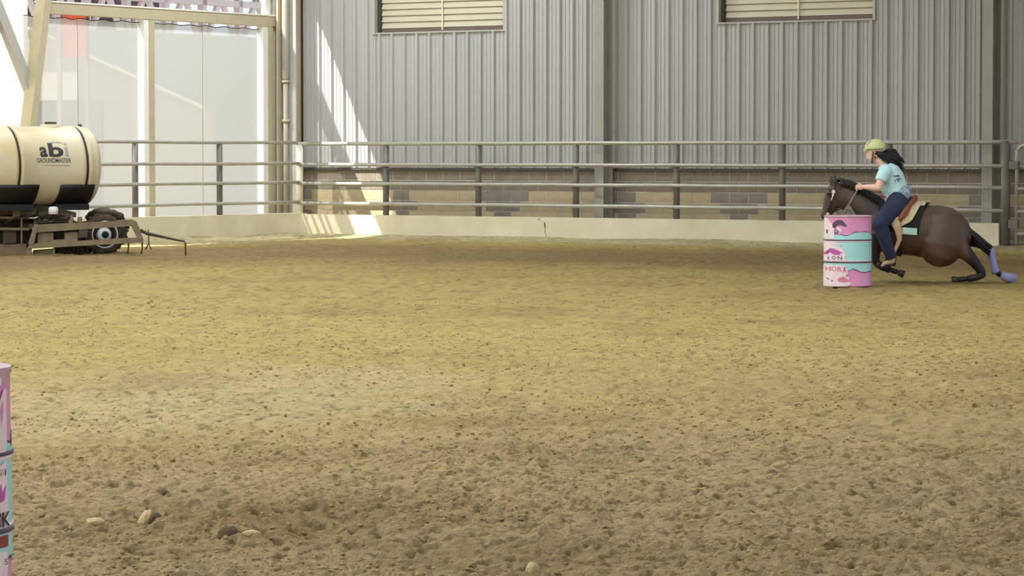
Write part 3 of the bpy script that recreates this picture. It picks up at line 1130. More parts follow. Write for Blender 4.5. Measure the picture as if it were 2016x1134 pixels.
M['horse'] = mat('bay_coat', (1, 1, 1, 1), 0.42, noise=0.28, nscale=5, bump=0.12, bscale=160, attr='Col', spec=0.45)
M['hair_black'] = mat('black_horse_hair', lin(26, 22, 22), 0.6, noise=0.3, nscale=60, stretch=(1, 1, 6))
M['hoof'] = mat('hoof_horn', lin(52, 46, 42), 0.6)
M['leather'] = mat('brown_leather', lin(146, 84, 62), 0.5, noise=0.25, nscale=9)
M['tan_leather'] = mat('tan_leather', lin(206, 172, 132), 0.6, noise=0.2, nscale=9)
M['fleece'] = mat('pale_fleece', lin(226, 208, 166), 0.95, noise=0.2, nscale=40, bump=0.6, bscale=120)
M['pad'] = mat('black_pad', lin(24, 28, 24), 0.9, noise=0.2)
M['mint'] = mat('mint_cloth', lin(150, 206, 184), 0.8, noise=0.3, nscale=5, col2=lin(214, 236, 224))
M['strap'] = mat('dark_strap', lin(40, 34, 30), 0.6)
M['silver'] = mat('silver_concho', lin(236, 222, 216), 0.3, 0.35)
M['grey_weave'] = mat('grey_weave', lin(150, 144, 138), 0.8, noise=0.45, nscale=26)
M['lavender'] = mat('lavender_boot', lin(160, 160, 206), 0.75, noise=0.15, nscale=10)
M['skin'] = mat('skin', lin(240, 196, 172), 0.5, noise=0.06, nscale=8)
M['shirt'] = mat('aqua_cotton', lin(200, 238, 240), 0.85, noise=0.06, nscale=8, bump=0.4, bscale=14)
M['jeans'] = mat('blue_denim', lin(46, 52, 84), 0.85, noise=0.35, nscale=5, bump=0.3, bscale=40, col2=lin(34, 38, 60))
M['bleach'] = mat('bleached_denim', lin(176, 194, 208), 0.85, noise=0.6, nscale=22, col2=lin(96, 112, 138))
M['helmet'] = mat('pale_green_shell', lin(208, 216, 152), 0.5, noise=0.04)
M['ink'] = mat('ink', lin(86, 90, 104), 0.8)
M['person_hair'] = mat('black_hair', lin(18, 17, 20), 0.5, noise=0.3, nscale=50)
M['lip'] = mat('lip', lin(196, 120, 112), 0.5)

remesh(hb, 'body', 0.014, 14, M['horse'], horse, colour=horse_col)

mane = MB()
for i in range(34):
    t = i / 33
    x = 238 + t * 232
    y = np.interp(x, [238, 280, 330, 400, 470], [346, 355, 370, 404, 452])
    L = rnd.uniform(40, 75)
    d = rnd.uniform(-.02, .03)
    mane.tube([hp(x - 4, y + 12, d), hp(x + 2, y - 7, d - .02), hp(x + 14, y + 6, d - .06 - .02 * t), hp(x + 22, y + L * .55, d - .10 - .03 * t), hp(x + 26, y + L, d - .105 - .04 * t)],
              [.012, .017, .016, .013, .003], 6)
mane.build('mane', M['hair_black'], horse)
tail = MB()
for i in range(30):
    a, b2 = rnd.uniform(-1, 1), rnd.uniform(-.06, .06)
    e = rnd.uniform(.6, 1)
    tail.tube([hp(1085, 690 + a * 10, b2 * .3), hp(1112, 706 + a * 16, b2 * .6 - .02), hp(1150, 745 + a * 30, b2 - .03), hp(1150 + 50 * e, 780 + a * 34 + 12 * e, b2 - .02), hp(1160 + 82 * e, 795 + a * 34 + 30 * e, b2)],
              [.02, .022, .02, .015, .003], 6)
tail.build('tail', M['hair_black'], horse)


def hoof(p, dirv, r=0.05, L=0.075):
    p = Vector(p)
    dv = Vector(dirv).normalized()
    MB().tube([p, p + dv * L * .4, p + dv * L], [r * .8, r * .95, r * 1.12], 14).build('hoof', M['hoof'], horse)


hoof(hp(1020, 1002, -.18), (-1, 0, -.10), .045)
hoof(hp(1310, 978, .16), (1, 0, -.25), .045, .10)
hoof(hp(628, 955, -.16), (1, 0, -.35), .045)
hoof(hp(380, 990, .15), (-.5, 0, -1), .045, .05)
# eyes, nostril
for d in (-.104, .104):
    MB().ball(hp(168, 438, d), .017, 10, 6).build('eye', M['strap'], horse)
    MB().ball(hp(141, 592, d * .5), (.012, .008, .016), 8, 6).build('nostril', M['hoof'], horse)
# leg boots
bt = MB().tube([hp(1228, 800, .16), hp(1240, 850, .16), hp(1254, 905, .16), hp(1264, 945, .16), hp(1272, 958, .16)], [.058, .05, .048, .056, .05], 16)
bt.build('leg_boot', M['lavender'], horse)
MB().tube([hp(1300, 972, .16), hp(1325, 982, .16), hp(1398, 1000, .16)], [.045, .056, .072], 16).build('bell_boot', M['lavender'], horse)
MB().tube([hp(1186, 966, -.18), hp(1150, 984, -.18), hp(1085, 998, -.18)], [.048, .044, .042], 14).build('leg_boot', M['strap'], horse)
MB().tube([hp(485, 892, -.16), hp(520, 918, -.16), hp(575, 938, -.16)], [.05, .045, .043], 14).build('leg_boot', M['strap'], horse)


def shell(fx0, fx1, p0, p1, o0, o1, np_=28, nx=8):
    """thick sheet wrapped on the horse: x from fx0(phi) to fx1(phi)"""
    vs, fs = [], []
    for layer in (o0, o1):
        for i in range(np_ + 1):
            ph = p0 + (p1 - p0) * i / np_
            for j in range(nx + 1):
                x = fx0(ph) + (fx1(ph) - fx0(ph)) * j / nx
                vs.append(tpt(x, ph, layer))
    n1 = (np_ + 1) * (nx + 1)
    idx = lambda l, i, j: l * n1 + i * (nx + 1) + j
    for i in range(np_):
        for j in range(nx):
            fs.append((idx(1, i, j), idx(1, i, j + 1), idx(1, i + 1, j + 1), idx(1, i + 1, j)))
            fs.append((idx(0, i, j), idx(0, i + 1, j), idx(0, i + 1, j + 1), idx(0, i, j + 1)))
    for i in range(np_):
        for j in (0, nx):
            fs.append((idx(0, i, j), idx(1, i, j), idx(1, i + 1, j), idx(0, i + 1, j)))
    for j in range(nx):
        for i in (0, np_):
            fs.append((idx(0, i, j), idx(0, i, j + 1), idx(1, i, j + 1), idx(1, i, j)))
    return MB().add(vs, fs, False)


pl = tpt(650, 0, .01)
pad = thing('saddle_pad', 'black saddle pad with mint edging under the saddle', 'saddle pad', (pl.x, YH, pl.z))
shell(lambda p: 500, lambda p: float(np.interp(abs(p), [0, 14, 30, 60, 98], [836, 826, 800, 778, 758])), -98, 98, .012, .03).build('pad_body', M['pad'], pad)
shell(lambda p: 772, lambda p: 808 - abs(p - 12) * .4, 4, 26, .031, .04, 6, 4).build('pad_edge', M['mint'], pad)
shell(lambda p: 640 + max(0, 88 - p) * 5, lambda p: 752, 84, 98, .031, .04, 8, 6).build('pad_corner', M['mint'], pad)
sd = thing('western_saddle', 'brown western saddle with pale skirt under the rider', 'saddle', (pl.x, YH, pl.z))
shell(lambda p: 540, lambda p: float(np.interp(abs(p), [0, 12, 30, 52, 70, 84], [842, 800, 772, 745, 715, 640])), -84, 84, .036, .055).build('skirt', M['fleece'], sd)
shell(lambda p: 560, lambda p: float(np.interp(abs(p), [0, 30, 60, 76], [735, 722, 690, 630])), -76, 76, .058, .075).build('jockey', M['leather'], sd)
cn = MB()
for s in (1,):
    path = []
    for p in (-74, -62, -48, -32, -16, 0, 16, 32, 48, 62, 74):
        k = abs(p) / 74
        x = 742 - 128 * k ** 1.1
        v = tpt(min(x, 800), p, .07)
        v.z = max(v.z, hp(0, 465 + 170 * k ** 1.3).z)
        v.x = hp(x, 0).x
        path.append(v)
    cn.tube(path, [(.03, .03)] + [(.042, .035)] * 9 + [(.03, .03)], 10)
cn.build('cantle', M['leather'], sd)
MB().tube([hp(725, 500), hp(660, 515), hp(590, 505), hp(530, 480), hp(505, 470)], [(.05, .16), (.05, .17), (.06, .15), (.07, .12), (.04, .08)], 14, side=(0, 1, 0)).build('seat', M['leather'], sd)
hn = MB().tube([hp(515, 480), hp(505, 445), hp(500, 428)], [.035, .02, .022], 12)
hn.ball(hp(498, 424), (.038, .036, .016))
hn.build('horn', M['tan_leather'], sd)
for s in (-1, 1):
    fd = MB().tube([hp(600, 600, s * .345), hp(630, 680, s * .36), hp(636, 740, s * .36), hp(612, 800, s * .36), hp(590, 850, s * .36)],
                   [(.07, .010), (.05, .010), (.032, .010), (.024, .010), (.02, .01)], 8, side=(0, 1, 0))
    fd.build('fender', M['tan_leather'], sd)
    st = MB()
    cxx, cyy = 572, 885
    st.tube([hp(585, 838, s * .40), hp(cxx - 26, 868, s * .40), hp(cxx - 34, 905, s * .40)], .012, 8)
    st.tube([hp(585, 838, s * .40), hp(cxx + 38, 862, s * .40), hp(cxx + 34, 905, s * .40)], .012, 8)
    st.tube([hp(cxx - 36, 905, s * .40), hp(cxx + 36, 905, s * .40)], [(.014, .05), (.014, .05)], 8, side=(0, 1, 0))
    st.build('stirrup', M['strap'], sd)
shell(lambda p: 615, lambda p: 650, 98, 262, .010, .024, 20, 2).build('cinch', M['strap'], sd)

br = thing('bridle', 'dark bridle with a silver concho and woven reins', 'bridle', hp(200, 425, 0))
sb2 = MB()
for d in (-1, 1):
    pts = [(228, 352, .055), (214, 385, .10), (203, 425, .115), (192, 480, .118), (176, 530, .088), (165, 572, .072)]
    sb2.tube([hp(x, y, d * w) for x, y, w in pts], [(.012, .006)] * 6, 8, side=(0, 1, 0))
sb2.tube([hp(203, 420, -.112), hp(170, 408, -.07), hp(158, 404, 0), hp(170, 408, .07), hp(203, 420, .112)], .008, 8)
sb2.tube([hp(228, 352, -.055), hp(222, 338, 0), hp(228, 352, .055)], .011, 8)
sb2.build('headstall', M['strap'], br)
ob = MB().tube([hp(166, 572, -.062), hp(166, 572, -.085)], .02, 12)
ob.build('bit_ring', M['silver'], br)
cm = MB().tube([hp(203, 425, -.116), hp(203, 425, -.13)], [.026, .022], 16)
cm.tube([hp(203, 438, -.125), hp(196, 462, -.125), hp(190, 482, -.125)], [.014, .007, .011], 8)
cm.build('concho', M['silver'], br)
rn = MB().tube([hp(366, 400, -.17), hp(345, 440, -.17), hp(305, 510, -.165), hp(262, 570, -.15), hp(215, 590, -.11), hp(166, 573, -.085)], [.009] * 6, 8)
rn.tube([hp(380, 402, .12), hp(345, 445, .15), hp(290, 520, .15), (hp(166, 573, .085))], .009, 8)
for i in range(9):
    t = i / 8
    rn.ball(hp(360 - 92 * t, 415 + 150 * t, -.17 + .015 * t), .013, 8, 6)
rn.build('rein', M['grey_weave'], br)
wv = MB()
for k in range(7):
    t = k / 6
    wv.beam(hp(300 - 50 * t * 1.0, 512 + 72 * t, -.178), hp(304 + 44 * t, 516 + 68 * t, -.178), .008, .016)
wv.beam(hp(302, 508, -.175), hp(246, 590, -.175), .01, .02)
wv.beam(hp(302, 508, -.175), hp(350, 588, -.175), .01, .02)
wv.beam(hp(302, 508, -.172), hp(298, 588, -.172), .01, .02)
wv.build('woven_web', M['grey_weave'], br)

# ---------------------------------------------------------------- rider
rl = hp(630, 480, 0)
rider = thing('person', 'rider in pale green helmet, aqua shirt and jeans, leaning over the horse', 'person', rl)
SW = .17


def limb(mb, pts, rad, n=14):
    mb.tube(pts, rad, n, side=(0, 1, 0))


TORSO = [((625, 470), (.135, .175)), ((612, 430), (.13, .165)), ((596, 385), (.135, .165)), ((578, 335), (.135, .18)), ((560, 292), (.115, .185)), ((538, 262), (.07, .12))]
pb = MB()
limb(pb, [hp(*c) for c, r in TORSO], [(r[0] * (.78 if i < 3 else 1), r[1] * (.85 if i < 3 else 1)) for i, (c, r) in enumerate(TORSO)], 18)
limb(pb, [hp(540, 278), hp(515, 242), hp(490, 205)], [(.06, .065), (.052, .056), (.05, .055)])
# head and face
pb.ball(hp(478, 150), (.098, .076, .108))
limb(pb, [hp(462, 150), hp(450, 185), hp(447, 208), hp(452, 224)], [(.068, .066), (.064, .06), (.05, .05), (.03, .034)])
limb(pb, [hp(432, 172), hp(421, 190), hp(425, 196), hp(438, 196)], [(.008, .010), (.012, .014), (.012, .014), (.008, .008)], 10)
pb.ball(hp(431, 204), (.010, .020, .008))
for d in (-.074, .074):
    pb.ball(hp(484, 184, d), (.018, .010, .028))
ARM = {}
for s in (-1, 1):
    sh = hp(540, 285, s * .19)
    el = hp(497, 400, s * .25)
    wr = hp(402, 393, s * .17 if s < 0 else .14)
    ARM[s] = (sh, el, wr)
    limb(pb, [hp(552, 282, s * .13), sh, sh.lerp(el, .35), sh.lerp(el, .75), el], [.065, .064, .058, .050, .045], 14)
    limb(pb, [el, el.lerp(wr, .25), el.lerp(wr, .65), wr], [.046, .048, .038, .029], 14)
    pb.ball(el, .048)
    hd = hp(378, 396, s * .165 if s < 0 else .13)
    limb(pb, [wr, wr.lerp(hd, .5), hd, hd + (hd - wr) * .35], [(.026, .022), (.034, .018), (.038, .018), (.034, .016)], 12)
    # four fingers curled round the rein, thumb on top
    for k in range(4):
        base = hd + Vector((-.022, 0, .030 - .019 * k))
        Lf = (.9, 1.0, .95, .78)[k]
        q = [base, base + Vector((-.026 * Lf, s * .010 * -1, -.004)), base + Vector((-.032 * Lf, s * -.030, -.010)), base + Vector((-.012, s * -.040, -.014))]
        pb.tube(q, [.0095, .009, .0085, .007], 8)
    tb_ = hd + Vector((.012, s * -.012, .034))
    pb.tube([tb_, tb_ + Vector((-.022, s * -.014, .014)), tb_ + Vector((-.045, s * -.020, .006))], [.011, .010, .008], 8)
LEG = {}
for s in (-1, 1):
    hip = hp(640, 482, s * .12)
    kn = hp(508, 640, s * .40)
    an = hp(578, 852, s * .40)
    LEG[s] = (hip, kn, an)
    limb(pb, [hip, hip.lerp(kn, .3), hip.lerp(kn, .7), kn], [.09, .08, .062, .05])
    limb(pb, [kn, kn.lerp(an, .3), kn.lerp(an, .7), an], [.05, .05, .038, .032])
    limb(pb, [an, hp(566, 890, s * .40), hp(528, 906, s * .40)], [(.036, .034), (.036, .034), (.022, .03)])
remesh(pb, 'body', 0.0058, 4, M['skin'], rider, fac=.4)
sh_ = MB()
limb(sh_, [hp(c[0], c[1]) for c, r in [((632, 482), 0)] + TORSO], [(.168, .20)] + [(r[0] + .036, r[1] + .02) for c, r in TORSO], 20)
limb(sh_, [hp(540, 276), hp(520, 250)], [(.075, .085), (.064, .068)], 14)
for s in (-1, 1):
    sh, el, wr = ARM[s]
    limb(sh_, [hp(560, 292, s * .10), hp(547, 285, s * .19), sh.lerp(el, .3), sh.lerp(el, .62)], [.085, .088, .082, .078], 16)
remesh(sh_, 'shirt', 0.011, 6, M['shirt'], rider)
jn = MB()
limb(jn, [hp(612, 440), hp(636, 478), hp(650, 520)], [(.145, .185), (.165, .20), (.13, .19)], 18)
for s in (-1, 1):
    hip, kn, an = LEG[s]
    limb(jn, [hip, hip.lerp(kn, .3), hip.lerp(kn, .7), kn], [.150, .140, .112, .092], 16)
    limb(jn, [kn, kn.lerp(an, .3), kn.lerp(an, .7), hp(584, 866, s * .40)], [.092, .094, .078, .070], 16)
for s in (-1, 1):
    jn.ball(LEG[s][1], .102)
remesh(jn, 'jeans', 0.012, 6, M['jeans'], rider)
# bleached print on the back pocket
pk = MB()
c0 = [hp(612, 470, -.232), hp(640, 452, -.232), hp(668, 425, -.205), hp(690, 398, -.17)]
pk.tube([hp(628, 468, -.165), hp(655, 450, -.15), hp(684, 416, -.115), hp(695, 392, -.08)], [(.05, .05), (.09, .085), (.085, .085), (.035, .045)], 14, side=(0, 1, 0))
pk.build('back_pocket', M['bleach'], rider)
# shirt print
pr = MB()
pr_r = random.Random(5)
for i in range(9):
    cx0, cy0 = 590 + pr_r.uniform(0, 52), 312 + pr_r.uniform(0, 42)
    pr.ball(hp(cx0, cy0, -.152 - .0), (.010 + .01 * pr_r.random(), .065, .006 + .004 * pr_r.random()), 8, 5)
pr.build('shirt_print', M['ink'], rider)
for s in (-1, 1):
    bo = MB()
    limb(bo, [hp(584, 830, s * .40), hp(586, 868, s * .40), hp(584, 893, s * .40)], [(.052, .05), (.048, .045), (.045, .042)], 14)
    limb(bo, [hp(596, 890, s * .40), hp(565, 888, s * .40), hp(540, 903, s * .40), hp(516, 914, s * .40)], [(.03, .036), (.045, .042), (.036, .042), (.013, .02)], 14)
    remesh(bo, 'boot', 0.008, 4, M['tan_leather'], rider)
    so = MB().tube([hp(606, 908, s * .40), hp(580, 908, s * .40), hp(545, 917, s * .40), hp(515, 922, s * .40)], [(.012, .034), (.009, .038), (.008, .04), (.006, .02)], 10, side=(0, 1, 0))
    so.build('boot_sole', M['strap'], rider)
# helmet
hm = MB()
rot = Matrix.Rotation(R(-8), 3, 'Y')
n, m = 24, 9
vs, fs = [], []
cH = hp(477, 138)
for lay in (1.0, .92):
    for i in range(m + 1):
        ph = R(100) * i / m
        for k in range(n):
            a = 2 * math.pi * k / n
            rx = .140 if math.cos(a) > 0 else .136
            p = Vector((rx * math.sin(ph) * math.cos(a), .112 * math.sin(ph) * math.sin(a), .116 * math.cos(ph)))
            if i == m:
                p.z += -.012 * math.cos(a) + .006
            vs.append(cH + rot @ (p * lay))
for l in (0, 1):
    o = l * (m + 1) * n
    for i in range(m):
        for k in range(n):
            k2 = (k + 1) % n
            q = (o + i * n + k, o + (i + 1) * n + k, o + (i + 1) * n + k2, o + i * n + k2)
            fs.append(q if l == 0 else q[::-1])
o = (m + 1) * n
for k in range(n):
    k2 = (k + 1) % n
    fs.append((m * n + k, o + m * n + k, o + m * n + k2, m * n + k2))
hm.add(vs, fs, True)
hel = hm.build('helmet', M['helmet'], rider)
for d in (-.06, 0, .06):
    MB().tube([hp(418, 122, d), hp(432, 104, d), hp(450, 90, d * .9)], [.004, .008, .004], 6).build('helmet_vent', M['fleece'], hel)
MB().tube([hp(404 + 3 * i * i, 160 - 2 * i, (i - 3) * .03) for i in (0,)] + [hp(412, 158, -.07), hp(404, 152, 0), hp(412, 158, .07)], [.004, .010, .012, .010], 8).build('helmet_visor', M['helmet'], hel)
sp = MB()
for d in (-1, 1):
    sp.tube([hp(462, 160, d * .085), hp(462, 190, d * .072), hp(458, 222, d * .045), hp(456, 234, 0)], .007, 6)
    sp.tube([hp(496, 165, d * .085), hp(472, 205, d * .07)], .006, 6)
sp.build('chin_strap', M['strap'], hel)
for d in (-.034, .034):
    MB().ball(hp(433, 176, d), (.008, .011, .008), 8, 6).build('eye', M['strap'], rider)
MB().tube([hp(430, 208, -.018), hp(428, 208, 0), hp(430, 208, .018)], .006, 6).build('mouth', M['lip'], rider)
hr = MB()
for i in range(60):
    d0 = rnd.uniform(-.07, .07)
    up = rnd.uniform(-1, 1)
    e = rnd.uniform(.55, 1.0)
    fl = rnd.uniform(-22, 22)
    hr.tube([hp(478, 170, d0), hp(508, 180 + up * 6, d0 * 1.05), hp(545, 196 + up * 16, d0), hp(548 + 66 * e, 212 + up * 32 + fl * .3, d0 * .9), hp(545 + 128 * e, 252 + up * 34 + fl, d0 * .8)],
            [.024, .031, .032, .025, .003], 7)
for i in range(8):
    hr.tube([hp(520, 175, .03), hp(560, 150 + 6 * i, .04), hp(606 + i * 3, 150 + 9 * i, .05), hp(640, 190 + 8 * i, .05)], [.02, .018, .014, .003], 6)
hr.build('hair', M['person_hair'], rider)

# ------------------------------------------------------------------ arena groomer with water tank
GY = 50.0
G = 'groomer'
M['poly'] = mat('cream_tank_plastic', lin(216, 208, 182), 0.45, noise=0.35, nscale=1.1, col2=lin(202, 182, 134))
M['mud'] = mat('dusty_brown_steel', lin(140, 124, 96), 0.85, noise=0.3, nscale=7)
M['mud_dark'] = mat('dusty_dark_steel', lin(84, 72, 58), 0.85, noise=0.4, nscale=6)
M['blackp'] = mat('black_plastic', lin(22, 21, 21), 0.5)
M['rubber'] = mat('muddy_rubber', lin(52, 46, 40), 0.9, noise=0.5, nscale=9, col2=lin(88, 74, 56))
M['hub'] = mat('pale_wheel_paint', lin(226, 234, 236), 0.45)
M['tank_ink'] = mat('tank_ink', lin(44, 42, 44), 0.5)
M['grey_ink'] = mat('grey_ink', lin(160, 156, 150), 0.5)
gp_ = lambda px, py, d=0.0: pix(px, py, GY + d)
groot = gp_(110, 500)
groot.z = 0
gm = thing('arena_groomer', 'sand groomer with a cream water tank on a muddy steel frame', 'groomer', groot)
TA = R(31)
tax = Vector((math.cos(TA), math.sin(TA), 0))
TC = pix(100, 327, GY + .55)
TR = .655
tp = [(0.0, -2.02), (.4, -2.01), (.58, -1.96), (TR - .02, -1.90), (TR, -1.84)]
for c in (-.80, .386):
    tp += [(TR, c - .10), (TR + .012, c - .085), (TR + .012, c - .03), (TR - .012, c - .025), (TR - .012, c + .025), (TR + .012, c + .03), (TR + .012, c + .085), (TR, c + .10)]
tp += [(TR, .55), (TR - .012, .60), (TR - .06, .645), (.40, .69), (0.0, .70)]
tp = [tp[0]] + tp[1:]
tank = MB().lathe(tp, TC, 56, axis=tax).build('tank', M['poly'], gm)
for c in (-.80, .386):
    MB().lathe([(TR - .012, c - .014), (TR + .002, c - .014), (TR + .002, c + .014), (TR - .012, c + .014)], TC, 56, axis=tax).build('tank_strap', M['strap'], gm)
lidp = TC + tax * .0 + Vector((0, 0, TR))
ld_ = MB().lathe([(.17, -.05), (.17, .03), (.16, .035), (0.0, .04)], lidp, 24)
ld_.build('tank_lid', M['poly'], tank)
MB().lathe([(.10, .04), (.10, .075), (0.0, .08)], lidp, 20).build('fill_cap', M['mud_dark'], tank)
MB().lathe([(.035, 0), (.035, .05), (0, .055)], TC + tax * .52 + Vector((0, 0, TR - .01)), 12).build('tank_vent', M['mud_dark'], tank)
front = Vector((math.sin(TA), -math.cos(TA), 0))


def on_tank(x, y, off=.004):
    """x along the tank, y height from the axis"""
    r = TR + off
    ang = math.asin(max(-.99, min(.99, y / r)))
    return TC + tax * x + front * (r * math.cos(ang)) + Vector((0, 0, r * math.sin(ang)))


def tank_dec(bm, m, name, off=.004):
    mb = MB()
    sl = slice_bm
    for v in bm.verts:
        v.co.x, v.co.y = v.co.y, v.co.x
    bmesh.ops.reverse_faces(bm, faces=bm.faces[:])
    bend_into(mb, bm, lambda x, y: on_tank(y, x, off), .05)
    return mb.build(name, m, tank)


def tx(px):      # along the tank for a pixel on its front
    return (px - 100) / 119.4 / math.cos(TA) - math.tan(TA) * TR * .95


def tz(py):
    return (327 - py) / 119.4


tank_dec(fit(text_bm('a', .03), tx(93), tx(106.5), tz(309), tz(289)), M['tank_ink'], 'logo_letter')
tank_dec(fit(text_bm('b', .03), tx(109), tx(135), tz(309), tz(281)), M['tank_ink'], 'logo_letter')
tank_dec(fit(text_bm('i', .0), tx(138), tx(144), tz(309), tz(281)), M['grey_ink'], 'logo_letter')
tank_dec(fit(text_bm('GROUNDMASTER', .004), tx(86), tx(147), tz(320), tz(311.5)), M['tank_ink'], 'tank_lettering')
tank_dec(poly_bm([(tx(96), tz(325.4)), (tx(146), tz(326.4)), (tx(146), tz(325.0)), (tx(96), tz(324.2))]), M['grey_ink'], 'logo_underline')
tank_dec(poly_bm([(tx(110), tz(281)), (tx(124), tz(279.3)), (tx(136), tz(280.5)), (tx(136), tz(282)), (tx(124), tz(280.6)), (tx(110), tz(282.3))]), M['grey_ink'], 'logo_arch')
# cradles
for t0, t1 in ((-1.14, -.446), (-.07, .53)):
    mb = MB()
    vs, fs = [], []
    NA = 18
    for i in range(NA + 1):
        a = R(-27 - 126 * i / NA)
        for rr in (TR + .006, TR + .03):
            for t in (t0, t1):
                vs.append(TC + tax * t + front * (rr * math.cos(a)) + Vector((0, 0, rr * math.sin(a))))
    for i in range(NA):
        o, p = i * 4, i * 4 + 4
        fs += [(o + 2, p + 2, p + 3, o + 3), (o, o + 1, p + 1, p), (o, p, p + 2, o + 2), (o + 1, o + 3, p + 3, p + 1)]
    fs += [(0, 2, 3, 1), (NA * 4, NA * 4 + 1, NA * 4 + 3, NA * 4 + 2)]
    mb.add(vs, fs, True)
    c = mb.build('cradle', M['blackp'], gm)
    base = TC + Vector((0, 0, -TR - .02))
    for o in (-.32, .32):
        pa, pb_ = base + tax * t0 + front * o, base + tax * t1 + front * o
        MB().beam(pa, pb_, .06, .10).build('cradle_rail', M['blackp'], c)


def gb(p0, p1, h, w, m, name, d0=0.0, d1=None, parent=None):
    """bar between two points given on the machine's near face"""
    d1 = d0 if d1 is None else d1
    a, b = gp_(p0[0], p0[1], d0), gp_(p1[0], p1[1], d1)
    return MB().beam(a, b, w, h / 119.4, up=Vector((0, 0, 1)) if abs(b.x - a.x) > .05 else Vector((1, 0, 0))).build(name, m, parent or gm)


def gplate(pts, d0, d1, m, name, parent=None):
    n = len(pts)
    vs = [gp_(x, y, d0) for x, y in pts] + [gp_(x, y, d1) for x, y in pts]
    fs = [tuple(reversed(range(n))) if False else tuple(range(n)), tuple(reversed(range(n, 2 * n)))]
    fs += [(i, i + n, (i + 1) % n + n, (i + 1) % n) for i in range(n)]
    mb = MB().add(vs, fs)
    o = mb.build(name, m, parent or gm)
    bm = bmesh.new()
    bm.from_mesh(o.data)
    bmesh.ops.recalc_face_normals(bm, faces=bm.faces[:])
    bm.to_mesh(o.data)
    bm.free()
    return o


# box frame of the drag
gplate([(62, 449), (72, 442), (264, 433.5), (270, 437), (263, 445), (80, 457), (66, 458)], -.10, 0, M['mud'], 'top_rail')
gplate([(54, 489), (57, 480), (272, 467), (283, 472), (280, 477), (60, 490)], -.10, 0, M['mud'], 'bottom_rail')
gplate([(55, 480), (68, 440), (76, 442), (66, 482)], -.11, -.01, M['mud'], 'slant_strut')
gplate([(262, 437), (270, 437), (283, 472), (271, 472), (258, 444)], -.11, -.01, M['mud'], 'end_plate')
gplate([(75, 458), (105, 458), (105, 472), (127, 471), (127, 458), (153, 456), (153, 474), (74, 482)], -.03, 0, M['mud'], 'side_plate')
gplate([(156, 452), (173, 451), (173, 467), (153, 468)], -.09, -.02, M['mud_dark'], 'actuator_box')
gplate([(66, 440), (66, 434), (140, 430), (150, 436)], .05, .3, M['mud_dark'], 'cross_tube')
for d in (.55, 1.1):
    gb((40, 445), (262, 437), 10, .10, M['mud'], 'chassis_rail', d)
    gb((40, 484), (262, 474), 9, .10, M['mud_dark'], 'chassis_rail', d)
for x in (62, 160, 250):
    gb((x, 448), (x, 448), 10, .1, M['mud_dark'], 'cross_member', -.05, 1.15) if False else MB().beam(gp_(x, 446, -.02), gp_(x, 444, 1.15), .08, .08).build('cross_member', M['mud_dark'], gm)
for y0, y1, h in ((428, 429, 4), (449, 451, 4.5)):
    gb((-70, y0), (58, y1), h, .045, M['mud'], 'boom_pipe', .05)
    gb((-70, y0 + 2), (58, y1 + 1), h, .045, M['mud'], 'boom_pipe', .45)
for x, h0, h1, w in ((33, 402, 430, 15), (-30, 402, 500, 14), (140, 424, 440, 8), (157, 427, 437, 8), (43, 428, 480, 2.5)):
    MB().beam(gp_(x, h1, .08), gp_(x, h0, .08), w / 119.4, .08, up=Vector((0, 1, 0))).build('upright', M['mud'], gm)
eng = gplate([(-60, 408), (30, 402), (90, 405), (150, 418), (150, 428), (60, 426), (40, 434), (-60, 436)], .25, .9, M['mud_dark'], 'engine_deck')
for (px, py, r, d) in ((20, 412, .10, .15), (56, 418, .085, .12), (92, 424, .07, .1), (122, 427, .06, .05), (4, 418, .08, .2)):
    MB().lathe([(0, -.14), (r * .8, -.13), (r, -.08), (r, .08), (r * .8, .13), (0, .14)], gp_(px, py, d), 16, axis=(1, .1, 0)).build('motor_housing', M['mud_dark'], gm)
MB().lathe([(0, -.065), (.08, -.06), (.08, .045), (.06, .06), (.03, .065), (0, .07)], gp_(105, 414.5, -.05), 18, axis=(0, 0, 1)).build('pump_bottle', M['white'], gm)
for (p, q) in (((45, 432), (70, 425)), ((70, 432), (110, 420)), ((95, 430), (135, 425)), ((10, 440), (50, 425))):
    MB().tube([gp_(p[0], p[1], -.02), gp_((p[0] + q[0]) / 2, (p[1] + q[1]) / 2 - 4, -.06), gp_(q[0], q[1], .05)], .018, 8).build('hose', M['strap'], gm)
gplate([(-80, 430), (62, 430), (150, 440), (168, 440), (168, 486), (-80, 488)], .62, .68, M['mud_dark'], 'rear_panel')  # added dark plate, blocks the bright background behind the frame
gplate([(6, 455), (32, 455), (32, 478), (6, 480)], .1, .35, M['mud_dark'], 'gear_box')
gplate([(-80, 482), (52, 480), (52, 503), (-80, 503)], .15, .5, M['mud'], 'leveling_blade')
gplate([(52, 488), (63, 488), (63, 504), (52, 504)], -.08, 0, M['mud'], 'skid_foot')
gplate([(65, 492), (104, 489), (104, 499), (65, 501)], .02, .06, M['mud'], 'drag_plate')
gplate([(104, 488), (108, 488), (108, 504), (104, 504)], -.05, .02, M['mud'], 'skid_foot')
gplate([(106, 482), (178, 478), (178, 504), (106, 504)], .42, .46, M['rubber'], 'drag_skirt')  # added dark sheet, stands for the darkness under the machine
for k in range(7):
    x = 115 + k * 9
    MB().tube([gp_(x, 478, .3), gp_(x + 3, 492, .28), gp_(x - 2, 504, .25)], .014, 6).build('tine', M['mud_dark'], gm)
for x in (253, 280):
    MB().tube([gp_(x, 475, -.04), gp_(x, 488, -.04), gp_(x - 2, 500, -.04)], .014, 6).build('tine', M['mud_dark'], gm)
